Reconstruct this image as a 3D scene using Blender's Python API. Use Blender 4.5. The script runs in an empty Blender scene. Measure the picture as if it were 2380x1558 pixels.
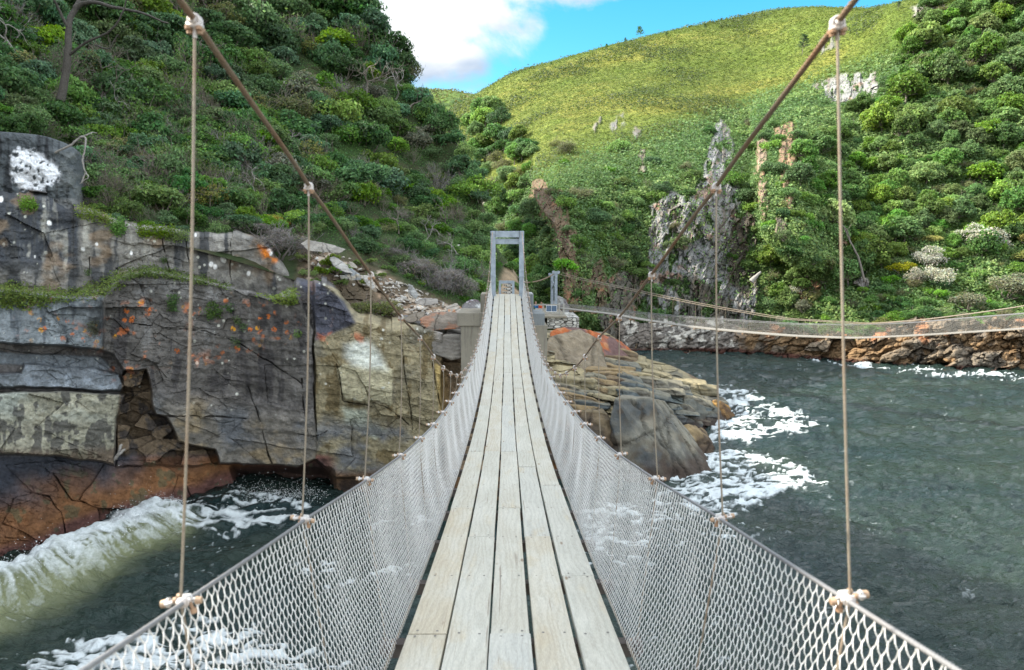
import bpy, bmesh, math, random
import numpy as np
from mathutils import Vector, Matrix, Euler
R = math.radians
SC = bpy.context.scene
COL = SC.collection
rng = np.random.default_rng(7)
random.seed(7)

# ------------------------------------------------------------------ camera
F = 1600.0                      # focal length in units of a 2380 wide frame
EYE = 11.0                      # eye height above the sea
PITCH = math.atan(179 / F)
YAW = math.atan(12 / F)
cam_d = bpy.data.cameras.new('camera')
cam = bpy.data.objects.new('camera', cam_d)
COL.objects.link(cam)
cam.location = (0, 0, EYE)
cam.rotation_euler = (math.pi / 2 - PITCH, 0, -YAW)
cam_d.sensor_width = 36.0
cam_d.lens = 36.0 * F / 2380
cam_d.clip_start = 0.05
cam_d.clip_end = 5000
cam_d.dof.use_dof = True
cam_d.dof.focus_distance = 14.0
cam_d.dof.aperture_fstop = 4.5
SC.camera = cam
RM = np.array(cam.rotation_euler.to_matrix())

def ray(px, py):
    px = np.asarray(px, float); py = np.asarray(py, float)
    v = np.stack([(px - 1190) / F, -(py - 779) / F, -np.ones_like(px + py)], -1)
    w = v @ RM.T
    return w / w[..., 1:2]

def P3(px, py, d):
    """world point whose forward distance is d along the sight line px, py"""
    px, py, d = np.broadcast_arrays(np.asarray(px, float), np.asarray(py, float), np.asarray(d, float))
    r = ray(px, py) * d[..., None]
    r[..., 2] += EYE
    return r

def V3(px, py, d):
    return Vector(P3(px, py, d).tolist())

def to_px(P):
    q = (np.asarray(P, float) - np.array([0, 0, EYE])) @ RM
    return 1190 + F * q[..., 0] / -q[..., 2], 779 - F * q[..., 1] / -q[..., 2]

# ------------------------------------------------------------------ noise
def _hash(ix, iy, iz, seed):
    n = (ix.astype(np.int64) * 73856093) ^ (iy.astype(np.int64) * 19349663) ^ (iz.astype(np.int64) * 83492791) ^ (seed * 668265263)
    n &= 0xffffffff
    n ^= n >> 13; n = (n * 0x5bd1e995) & 0xffffffff; n ^= n >> 15
    n = (n * 0x27d4eb2d) & 0xffffffff; n ^= n >> 13
    return (n & 0xffffff) / float(0x1000000)

def vn(x, y, z=None, seed=0):
    x = np.asarray(x, float); y = np.asarray(y, float)
    x, y = np.broadcast_arrays(x, y)
    ix = np.floor(x); iy = np.floor(y); fx = x - ix; fy = y - iy
    fx = fx * fx * (3 - 2 * fx); fy = fy * fy * (3 - 2 * fy)
    def lay(iz):
        a = _hash(ix, iy, iz, seed); b = _hash(ix + 1, iy, iz, seed)
        c = _hash(ix, iy + 1, iz, seed); d = _hash(ix + 1, iy + 1, iz, seed)
        return (a * (1 - fx) + b * fx) * (1 - fy) + (c * (1 - fx) + d * fx) * fy
    if z is None:
        return lay(np.zeros_like(ix)) * 2 - 1
    z = np.broadcast_to(np.asarray(z, float), x.shape)
    iz = np.floor(z); fz = z - iz; fz = fz * fz * (3 - 2 * fz)
    return (lay(iz) * (1 - fz) + lay(iz + 1) * fz) * 2 - 1

def fbm(x, y, z=None, o=4, seed=0, g=0.5, l=2.03):
    s = 0; a = 1; t = 0
    for i in range(o):
        s = s + a * vn(x, y, z, seed + i * 17)
        t += a; a *= g; x = x * l + 3.7; y = y * l + 1.3
        if z is not None: z = z * l + 2.1
    return s / t

def voro(u, v, seed=0, jit=0.9):
    """cellular pattern: distance to nearest, gap to the second nearest, cell value"""
    u, v = np.broadcast_arrays(np.asarray(u, float), np.asarray(v, float))
    iu = np.floor(u); iv = np.floor(v)
    f1 = np.full(u.shape, 9.0); f2 = np.full(u.shape, 9.0); cid = np.zeros(u.shape)
    z = np.zeros_like(iu)
    for a in (-1, 0, 1):
        for b in (-1, 0, 1):
            cu = iu + a; cv = iv + b
            px = cu + .5 + jit * (_hash(cu, cv, z, seed) - .5)
            py = cv + .5 + jit * (_hash(cu, cv, z + 1, seed) - .5)
            d = np.hypot(u - px, v - py)
            near = d < f1
            f2 = np.where(near, f1, np.minimum(f2, d))
            cid = np.where(near, _hash(cu, cv, z + 2, seed), cid)
            f1 = np.where(near, d, f1)
    return f1, f2 - f1, cid

def sstep(a, b, x):
    t = np.clip((x - a) / (b - a), 0, 1)
    return t * t * (3 - 2 * t)

def lin(*c):
    """0-255 display colour to a linear triple"""
    c = np.array(c, float) / 255
    return np.where(c <= .04045, c / 12.92, ((c + .055) / 1.055) ** 2.4)

def poly_sd(px, py, poly):
    """signed distance to a polygon, positive inside"""
    px = np.asarray(px, float); py = np.asarray(py, float)
    q = np.array(poly, float); n = len(q)
    ins = np.zeros(px.shape, bool); d2 = np.full(px.shape, 1e12)
    for i in range(n):
        x0, y0 = q[i]; x1, y1 = q[(i + 1) % n]
        ex, ey = x1 - x0, y1 - y0
        wx, wy = px - x0, py - y0
        t = np.clip((wx * ex + wy * ey) / max(ex * ex + ey * ey, 1e-9), 0, 1)
        d2 = np.minimum(d2, (wx - t * ex) ** 2 + (wy - t * ey) ** 2)
        c = ((y0 > py) != (y1 > py)) & (px < (x1 - x0) * (py - y0) / (y1 - y0 + 1e-12) + x0)
        ins ^= c
    return np.where(ins, 1, -1) * np.sqrt(d2)

def pmask(px, py, poly, feather=6.0):
    q = np.array(poly, float); m = feather + 2
    out = np.zeros(np.shape(px))
    s = (px > q[:, 0].min() - m) & (px < q[:, 0].max() + m) & (py > q[:, 1].min() - m) & (py < q[:, 1].max() + m)
    if s.any():
        out[s] = sstep(-feather, feather, poly_sd(px[s], py[s], poly))
    return out

def line_d(px, py, pts):
    d2 = np.full(np.shape(px), 1e12)
    for (x0, y0), (x1, y1) in zip(pts[:-1], pts[1:]):
        ex, ey = x1 - x0, y1 - y0
        t = np.clip(((px - x0) * ex + (py - y0) * ey) / (ex * ex + ey * ey + 1e-9), 0, 1)
        d2 = np.minimum(d2, (px - x0 - t * ex) ** 2 + (py - y0 - t * ey) ** 2)
    return np.sqrt(d2)

def pchip(x, xs, ys):
    """smooth monotone interpolation along axis 0 of ys"""
    xs = np.asarray(xs, float); ys = np.asarray(ys, float)
    h = np.diff(xs); sl = np.diff(ys, axis=0) / h.reshape((-1,) + (1,) * (ys.ndim - 1))
    m = np.zeros_like(ys)
    m[0] = sl[0]; m[-1] = sl[-1]
    a, b = sl[:-1], sl[1:]
    with np.errstate(divide='ignore', invalid='ignore'):
        hm = np.where(a * b > 0, 2 * a * b / (a + b), 0)
    m[1:-1] = np.nan_to_num(hm)
    i = np.clip(np.searchsorted(xs, x) - 1, 0, len(xs) - 2)
    sh = (-1,) + (1,) * (ys.ndim - 1)
    hh = h[i].reshape(sh); t = ((x - xs[i]) / h[i]).reshape(sh)
    return ((2 * t**3 - 3 * t**2 + 1) * ys[i] + (t**3 - 2 * t**2 + t) * hh * m[i]
            + (-2 * t**3 + 3 * t**2) * ys[i + 1] + (t**3 - t**2) * hh * m[i + 1])

# ------------------------------------------------------------------ meshes
class MB:
    """collects pieces and links them as one mesh object"""
    def __init__(s): s.v = []; s.q = []; s.t = []; s.n = 0; s.c = []; s.qm = []; s.tm = []
    def add(s, v, quads=None, tris=None, col=None, mat=0):
        v = np.asarray(v, float).reshape(-1, 3)
        s.v.append(v)
        if quads is not None and len(quads):
            q = np.asarray(quads, np.int64); s.q.append(q + s.n); s.qm.append(np.full(len(q), mat))
        if tris is not None and len(tris):
            q = np.asarray(tris, np.int64); s.t.append(q + s.n); s.tm.append(np.full(len(q), mat))
        if col is not None:
            s.c.append(np.broadcast_to(np.asarray(col, float), (len(v), 3)))
        s.n += len(v)
    def box(s, c, size, rot=None, col=None, mat=0):
        x, y, z = np.array(size) / 2
        v = np.array([[a * x, b * y, e * z] for e in (-1, 1) for b in (-1, 1) for a in (-1, 1)])
        if rot is not None: v = v @ np.array(rot.to_matrix()).T
        s.add(v + np.array(c), [[0, 2, 3, 1], [4, 5, 7, 6], [0, 1, 5, 4], [2, 6, 7, 3], [0, 4, 6, 2], [1, 3, 7, 5]], col=col, mat=mat)
    def tube(s, pts, r, n=6, cap=True, col=None, mat=0, twist=None):
        pts = np.asarray(pts, float); m = len(pts)
        r = np.broadcast_to(np.asarray(r, float), (m,))
        t = np.gradient(pts, axis=0); t /= np.linalg.norm(t, axis=1)[:, None] + 1e-12
        u = np.zeros((m, 3)); ref = np.array([0, 0, 1.]) if abs(t[0, 2]) < .9 else np.array([1., 0, 0])
        for i in range(m):
            a = ref - t[i] * (ref @ t[i]); a /= np.linalg.norm(a) + 1e-12
            u[i] = a; ref = a
        w = np.cross(t, u)
        ang = np.arange(n) * 2 * math.pi / n
        if twist is None:
            ring = pts[:, None] + r[:, None, None] * (np.cos(ang)[None, :, None] * u[:, None] + np.sin(ang)[None, :, None] * w[:, None])
        else:
            lobes, depth, per = twist
            L = np.concatenate([[0], np.cumsum(np.linalg.norm(np.diff(pts, axis=0), axis=1))])
            ph = ang[None] + 2 * math.pi * L[:, None] / per * 1.0
            rr = r[:, None] * (1 - depth + depth * np.abs(np.cos(ang * lobes / 2))[None])
            ring = pts[:, None] + rr[..., None] * (np.cos(ph)[..., None] * u[:, None] + np.sin(ph)[..., None] * w[:, None])
        i = np.arange(m - 1)[:, None] * n; j = np.arange(n)[None]; k = (j + 1) % n
        q = np.stack([i + j, i + k, i + n + k, i + n + j], -1).reshape(-1, 4)
        s.add(ring, q, col=col, mat=mat)
        if cap:
            for e, fl in ((0, 1), (m - 1, 0)):
                idx = list(range(n)); c0 = s.n
                cc = None if col is None else col
                s.add(np.vstack([ring[e], pts[e]]), None, [[a, (a + 1) % n, n] if not fl else [(a + 1) % n, a, n] for a in idx], col=cc, mat=mat)
    def segs(s, A, B, r, n=3, col=None, mat=0):
        """many straight bars at once"""
        A = np.asarray(A, float); B = np.asarray(B, float); m = len(A)
        r0 = np.broadcast_to(np.asarray(r if not isinstance(r, tuple) else r[0], float), (m,))
        r1 = np.broadcast_to(np.asarray(r if not isinstance(r, tuple) else r[1], float), (m,))
        t = B - A; t /= np.linalg.norm(t, axis=1)[:, None] + 1e-12
        ref = np.where(np.abs(t[:, 2:3]) < .9, np.array([[0, 0, 1.]]), np.array([[1., 0, 0]]))
        u = np.cross(t, ref); u /= np.linalg.norm(u, axis=1)[:, None] + 1e-12
        w = np.cross(t, u)
        ang = np.arange(n) * 2 * math.pi / n
        o = np.cos(ang)[None, :, None] * u[:, None] + np.sin(ang)[None, :, None] * w[:, None]
        v = np.concatenate([A[:, None] + r0[:, None, None] * o, B[:, None] + r1[:, None, None] * o], 1)
        i = (np.arange(m) * 2 * n)[:, None]; j = np.arange(n)[None]; k = (j + 1) % n
        q = np.stack([i + j, i + k, i + n + k, i + n + j], -1).reshape(-1, 4)
        s.add(v, q, col=None if col is None else col, mat=mat)
    def mesh(s, name, mats, smooth=False):
        me = bpy.data.meshes.new(name)
        v = np.concatenate(s.v) if s.v else np.zeros((0, 3))
        me.vertices.add(len(v)); me.vertices.foreach_set('co', v.astype(np.float32).ravel())
        q = np.concatenate(s.q) if s.q else np.zeros((0, 4), np.int64)
        t = np.concatenate(s.t) if s.t else np.zeros((0, 3), np.int64)
        me.loops.add(q.size + t.size)
        me.loops.foreach_set('vertex_index', np.concatenate([q.ravel(), t.ravel()]).astype(np.int32))
        me.polygons.add(len(q) + len(t))
        st = np.concatenate([np.arange(len(q)) * 4, q.size + np.arange(len(t)) * 3])
        me.polygons.foreach_set('loop_start', st.astype(np.int32))
        mi = np.concatenate((s.qm if s.qm else []) + (s.tm if s.tm else [])) if (s.qm or s.tm) else np.zeros(0)
        if len(mi): me.polygons.foreach_set('material_index', mi.astype(np.int32))
        me.polygons.foreach_set('use_smooth', np.full(len(q) + len(t), smooth))
        for m in (mats if isinstance(mats, (list, tuple)) else [mats]): me.materials.append(m)
        me.update(calc_edges=True)
        if s.c:
            c = np.concatenate(s.c)
            at = me.color_attributes.new('col', 'FLOAT_COLOR', 'POINT')
            at.data.foreach_set('color', np.column_stack([c, np.ones(len(c))]).astype(np.float32).ravel())
        return me
    def build(s, name, mats, parent=None, smooth=False):
        return link(bpy.data.objects.new(name, s.mesh(name, mats, smooth)), parent)

def link(o, parent=None):
    COL.objects.link(o)
    if parent is not None: o.parent = parent
    return o

def tag(o, label, cat, group=None, kind=None):
    o['label'] = label; o['category'] = cat
    if group: o['group'] = group
    if kind: o['kind'] = kind
    return o

def struct(o):
    o['kind'] = 'structure'; return o

def empty(name, loc, label, cat, group=None, rz=0.0):
    o = bpy.data.objects.new(name, None); COL.objects.link(o)
    o.location = loc; o.rotation_euler = (0, 0, rz); o.empty_display_size = .2
    return tag(o, label, cat, group)

def local(parent, *objs):
    """parts were modelled in world space: keep them there under their thing"""
    bpy.context.view_layer.update()
    for o in objs: o.matrix_parent_inverse = parent.matrix_world.inverted()

def copy_tree(o, parent=None):
    c = o.copy(); COL.objects.link(c); c.parent = parent
    for ch in o.children: copy_tree(ch, c)
    return c

# ------------------------------------------------------------------ materials
def new_mat(name):
    m = bpy.data.materials.new(name); m.use_nodes = True
    nt = m.node_tree
    for n in list(nt.nodes): nt.nodes.remove(n)
    return m, nt

class NT:
    def __init__(s, nt): s.nt = nt
    def __call__(s, typ, ins=None, **kw):
        n = s.nt.nodes.new(typ)
        for k, v in kw.items(): setattr(n, k, v)
        for k, v in (ins or {}).items():
            if isinstance(v, bpy.types.NodeSocket): s.nt.links.new(v, n.inputs[k])
            else: n.inputs[k].default_value = v
        return n
    def math(s, op, a, b=0.0, clamp=False):
        return s('ShaderNodeMath', {0: a, 1: b}, operation=op, use_clamp=clamp).outputs[0]
    def mix(s, f, a, b, bt='MIX'):
        n = s.nt.nodes.new('ShaderNodeMix'); n.data_type = 'RGBA'; n.blend_type = bt
        for i, v in ((0, f), (6, a), (7, b)):
            if isinstance(v, bpy.types.NodeSocket): s.nt.links.new(v, n.inputs[i])
            else: n.inputs[i].default_value = v if i == 0 else (tuple(v) + (1,) if len(v) == 3 else v)
        return n.outputs[2]
    def ramp(s, f, stops, interp='LINEAR'):
        n = s('ShaderNodeValToRGB', {'Fac': f}); e = n.color_ramp.elements
        n.color_ramp.interpolation = interp
        while len(e) < len(stops): e.new(.5)
        for el, (p, c) in zip(e, stops):
            el.position = p; el.color = (c, c, c, 1) if np.isscalar(c) else tuple(c) + (1,)
        return n.outputs[0]
    def noise(s, vec, scale, detail=4, rough=.55, dist=0.0):
        return s('ShaderNodeTexNoise', {'Vector': vec, 'Scale': scale, 'Detail': detail, 'Roughness': rough, 'Distortion': dist}).outputs[0]
    def mapping(s, vec, scale=(1, 1, 1), loc=(0, 0, 0), rot=(0, 0, 0)):
        return s('ShaderNodeMapping', {'Vector': vec, 'Scale': scale, 'Location': loc, 'Rotation': rot}).outputs[0]
    def out(s, sh, disp=None):
        o = s('ShaderNodeOutputMaterial'); s.nt.links.new(sh, o.inputs[0])
        return o

def principled(N, color, rough=.7, normal=None, spec=.3, metal=0.0, **kw):
    ins = {'Base Color': color if isinstance(color, bpy.types.NodeSocket) else tuple(color) + (1,), 'Roughness': rough,
           'Specular IOR Level': spec, 'Metallic': metal}
    if normal is not None: ins['Normal'] = normal
    ins.update(kw)
    return N('ShaderNodeBsdfPrincipled', ins).outputs[0]

def mat_simple(name, color, rough=.6, metal=0.0, nscale=20., namp=.25, bump=.0, spec=.3):
    m, nt = new_mat(name); N = NT(nt)
    co = N('ShaderNodeTexCoord').outputs['Object']
    n = N.noise(co, nscale, 5)
    c = N.mix(1.0, tuple(color), N.ramp(n, [(.25, 1 - namp), (.75, 1 + namp)]), 'MULTIPLY')
    nrm = N('ShaderNodeBump', {'Height': n, 'Strength': bump, 'Distance': .02}).outputs[0] if bump else None
    N.out(principled(N, c, rough, nrm, spec, metal)); return m

def mat_attr_rock(name, scale=2.0, bump=.6, rough=.85, dist=.06, var=.35):
    """colour comes from the mesh (stains and lichen), grain and cracks from noise"""
    m, nt = new_mat(name); N = NT(nt)
    co = N('ShaderNodeTexCoord').outputs['Object']
    a = N('ShaderNodeAttribute', attribute_name='col').outputs['Color']
    n1 = N.noise(co, scale, 8, .65)
    n2 = N.noise(co, scale * 9, 5, .7)
    c = N.mix(1.0, a, N.ramp(n1, [(.3, 1 - var), (.7, 1 + var)]), 'MULTIPLY')
    c = N.mix(1.0, c, N.ramp(n2, [(.3, .82), (.7, 1.18)]), 'MULTIPLY')
    h = N.math('ADD', n1, N.math('MULTIPLY', n2, .35))
    b = N('ShaderNodeBump', {'Height': h, 'Strength': bump, 'Distance': dist}).outputs[0]
    N.out(principled(N, c, rough, b, .25)); return m

def mat_leaf(name, color, hue=.04, val=.35, trans=.45, rough=.55):
    m, nt = new_mat(name); N = NT(nt)
    oi = N('ShaderNodeObjectInfo').outputs['Random']
    a = N('ShaderNodeAttribute', attribute_name='col').outputs['Color']
    h = N('ShaderNodeHueSaturation', {'Hue': N.math('ADD', .5 - hue / 2, N.math('MULTIPLY', oi, hue)),
        'Saturation': N.math('ADD', .8, N.math('MULTIPLY', N.math('FRACT', N.math('MULTIPLY', oi, 7.3)), .35)),
        'Value': N.math('ADD', 1 - val, N.math('MULTIPLY', N.math('FRACT', N.math('MULTIPLY', oi, 13.7)), 2 * val)),
        'Color': N.mix(1.0, tuple(color), a, 'MULTIPLY')}).outputs[0]
    p = principled(N, h, rough, None, .3)
    t = N('ShaderNodeBsdfTranslucent', {'Color': h}).outputs[0]
    N.out(N('ShaderNodeMixShader', {0: trans, 1: p, 2: t}).outputs[0]); return m
# ------------------------------------------------------------------ daylight
SUN_EL, SUN_AZ = R(36.5), R(-82)            # azimuth from +Y towards +X: the sun stands over the left-hand hill
sd = Vector((math.sin(SUN_AZ) * math.cos(SUN_EL), math.cos(SUN_AZ) * math.cos(SUN_EL), math.sin(SUN_EL)))
sl = bpy.data.lights.new('sun', 'SUN'); sl.energy = 2.5; sl.angle = R(.53); sl.color = (1, .93, .80)
so = bpy.data.objects.new('sun', sl); COL.objects.link(so)
so.rotation_euler = (-sd).to_track_quat('-Z', 'Y').to_euler(); so.location = (-60, 60, 90)

W = bpy.data.worlds.new('World'); SC.world = W; W.use_nodes = True
nt = W.node_tree
for n in list(nt.nodes): nt.nodes.remove(n)
N = NT(nt)
sky = N('ShaderNodeTexSky', sky_type='NISHITA', sun_disc=False, sun_elevation=SUN_EL, sun_rotation=SUN_AZ,
        air_density=1.0, dust_density=.4, ozone_density=2.0, altitude=0.0).outputs[0]
sky = N('ShaderNodeHueSaturation', {'Hue': .478, 'Saturation': 1.42, 'Value': .62, 'Color': sky}).outputs[0]
g = N('ShaderNodeTexCoord').outputs['Generated']
sep = N('ShaderNodeSeparateXYZ', {0: g})
dx, dy, dz = sep.outputs
den = N.math('MAXIMUM', N.math('ABSOLUTE', dy), .08)
u = N.math('DIVIDE', dx, den); v = N.math('DIVIDE', dz, den)
vec = N('ShaderNodeCombineXYZ', {0: u, 1: v, 2: N.math('SIGN', dy)}).outputs[0]
n1 = N.noise(vec, 7.0, 9, .60, .25)
n2 = N.noise(N.mapping(vec, (1, 1.6, 1), (3, 1, 0)), 2.6, 6, .55, .2)
def blob(cx, cy, rx, ry):
    a = N.math('DIVIDE', N.math('SUBTRACT', u, cx), rx); b = N.math('DIVIDE', N.math('SUBTRACT', v, cy), ry)
    return N.math('SUBTRACT', 1.0, N.math('ADD', N.math('MULTIPLY', a, a), N.math('MULTIPLY', b, b)))
bl = blob(-.16, .355, .23, .14)
for q in ((-.07, .47, .185, .15), (.03, .395, .19, .062), (-.085, .280, .085, .042), (.33, .371, .028, .010), (.255, .374, .018, .007), (-.6, .7, .4, .25), (.75, .75, .4, .16)):
    bl = N.math('MAXIMUM', bl, blob(*q))
wide = N.math('SUBTRACT', N.math('MULTIPLY', n2, 4.0), 1.45)          # unseen cloud cover added outside the frame to lift and whiten the ambient light
sel = N.math('MULTIPLY', N.math('LESS_THAN', v, .47), N.math('LESS_THAN', N.math('ABSOLUTE', u), .85))
sel = N.math('MULTIPLY', sel, N.math('GREATER_THAN', dy, 0.0))
bl = N.math('MAXIMUM', N.math('SUBTRACT', bl, N.math('MULTIPLY', N.math('LESS_THAN', dy, 0.0), 9.0)), N.math('SUBTRACT', wide, N.math('MULTIPLY', sel, 9.0)))
msk = N('ShaderNodeMapRange', {'Value': N.math('ADD', N.math('MULTIPLY', bl, .55), N.math('MULTIPLY', N.math('SUBTRACT', n1, .5), 2.0)), 'From Min': -.06, 'From Max': .42}, interpolation_type='SMOOTHSTEP').outputs[0]
msk = N.math('MULTIPLY', msk, N('ShaderNodeMapRange', {'Value': dz, 'From Min': 0.0, 'From Max': .05}).outputs[0])
n3 = N.noise(N.mapping(vec, (1, 2.0, 1), (7, 2, 0)), 4.5, 5, .5, .1)
grey = N('ShaderNodeMapRange', {'Value': n3, 'From Min': .44, 'From Max': .62}, interpolation_type='SMOOTHSTEP').outputs[0]
cc = N.mix(sel, N.mix(grey, (6.6, 6.6, 6.6), (3.6, 4.0, 4.5)), N.mix(grey, (2.2, 2.25, 2.3), (1.15, 1.4, 1.75)))  # clouds out of view made brighter than those in frame, to fill the shade
allc = N.mix(msk, sky, cc)
bg = N('ShaderNodeBackground', {'Color': allc, 'Strength': .10}).outputs[0]
wo = N('ShaderNodeOutputWorld'); nt.links.new(bg, wo.inputs[0])

SC.view_settings.view_transform = 'Standard'; SC.view_settings.look = 'None'
SC.view_settings.exposure = 2.35; SC.view_settings.gamma = 1.0
# ------------------------------------------------------------------ landforms
LANDS = {}
def grid_land(key, cols, xs, nv, field=None, tpow=None, warp=None):
    """a terrain sheet through control columns {x: [(y, d), ...]} ; field(px, py, d, P) -> (push towards viewer in m, colour)"""
    kx = sorted(cols); Y = np.array([[p[0] for p in cols[k]] for k in kx], float); Dm = np.array([[p[1] for p in cols[k]] for k in kx], float)
    Yx = pchip(xs, kx, Y); Dx = pchip(xs, kx, Dm)                       # (nx, rows)
    nr = Y.shape[1]
    t = np.linspace(0, nr - 1, nv) if tpow is None else np.interp(np.linspace(0, 1, nv), np.linspace(0, 1, len(tpow)), tpow)
    Yg = pchip(t, np.arange(nr), Yx.T); Dg = pchip(t, np.arange(nr), Dx.T)   # (nv, nx)
    Xg = np.broadcast_to(xs[None], Yg.shape)
    P = P3(Xg, Yg, Dg)
    if warp is not None:
        Yg = warp(Yg, t, Xg); P = P3(Xg, Yg, Dg)
    push, col = field(Xg, Yg, Dg, P)
    D2 = Dg - push
    P = P3(Xg, Yg, D2)
    m = MB(); n, k = Yg.shape
    i = np.arange(n - 1)[:, None] * k + np.arange(k - 1)[None]
    q = np.stack([i, i + 1, i + k + 1, i + k], -1).reshape(-1, 4)
    m.add(P, q, col=col.reshape(-1, 3))
    LANDS[key] = (Xg, Yg, D2, P)
    return m

def land_at(key, px, py):
    """ground point of a landform on the sight line px, py (its front side)"""
    Xg, Yg, Dg, P = LANDS[key]
    j = int(np.clip(np.searchsorted(Xg[0], px), 0, Xg.shape[1] - 1))
    c = Yg[:, j]
    dy = np.abs(c - py); i = int(np.argmin(dy + 1e-3 * np.arange(len(c))))
    # front-most crossing
    near = np.where(dy < max(dy[i] * 1.5, 6))[0]
    i = near[np.argmin(Dg[near, j])]
    return Vector(P[i, j].tolist()), float(Dg[i, j])

K_SH = 1.75                        # display colour in open shade -> albedo
def shade(c): return np.clip(lin(*c) * K_SH * .70 * np.array([.97, 1.0, 1.02]), 0, .8)
def blend(col, m, c): return col * (1 - m[..., None]) + np.asarray(c) * m[..., None]

# ---- left sea cliff
cliff_cols = {
 -2000: [(2200,8.5),(1900,8.6),(1500,9),(1200,9.3),(900,9.6),(700,10),(650,12.5)],
 -420: [(1520,21),(1430,21.2),(1200,21.6),(950,22),(700,22.5),(470,23.2),(440,28)],
 0: [(1400,24.6),(1310,24.8),(1120,25.2),(900,25.7),(680,26.3),(455,27),(428,33)],
 200: [(1330,27),(1240,27.3),(1080,27.6),(890,28),(690,28.6),(495,29.3),(470,34)],
 300: [(1300,28.2),(1215,28.5),(1065,28.8),(885,29.2),(695,29.7),(528,30.2),(500,34)],
 400: [(1260,29.2),(1195,29.6),(1050,29.9),(880,30.2),(700,30.6),(540,31),(515,35)],
 560: [(1230,31.3),(1150,31.8),(1020,31.8),(870,31.9),(710,32),(556,32.2),(535,36)],
 640: [(1240,31.3),(1165,31.3),(1030,31.3),(890,31.4),(760,31.5),(598,31.8),(570,36)],
 690: [(1240,31.2),(1168,31.1),(1030,31.1),(890,31.2),(770,31.3),(655,31.5),(628,36)],
 760: [(1245,31.1),(1170,31),(1045,31),(920,31.1),(805,31.2),(668,31.4),(648,36)],
 830: [(1250,31),(1172,30.8),(1060,30.9),(945,30.9),(840,31),(745,31.2),(715,35)],
 900: [(1260,30.5),(1180,30.4),(1070,30.5),(960,30.6),(860,30.7),(768,31),(735,35)],
 1010: [(1270,30.2),(1185,30.2),(1075,30.3),(965,30.3),(870,30.4),(775,30.6),(750,34)],
 1100: [(1270,30),(1190,30),(1080,30),(970,30),(880,30.1),(785,30.3),(765,33)],
 1200: [(1270,30.6),(1190,30.6),(1080,30.7),(970,30.8),(880,31),(800,31.4),(780,34)],
}
LEDGE = [(-500,690),(0,676),(100,682),(160,690),(250,672),(290,642),(350,632),(420,642),(540,667),(620,692),(676,690)]
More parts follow.
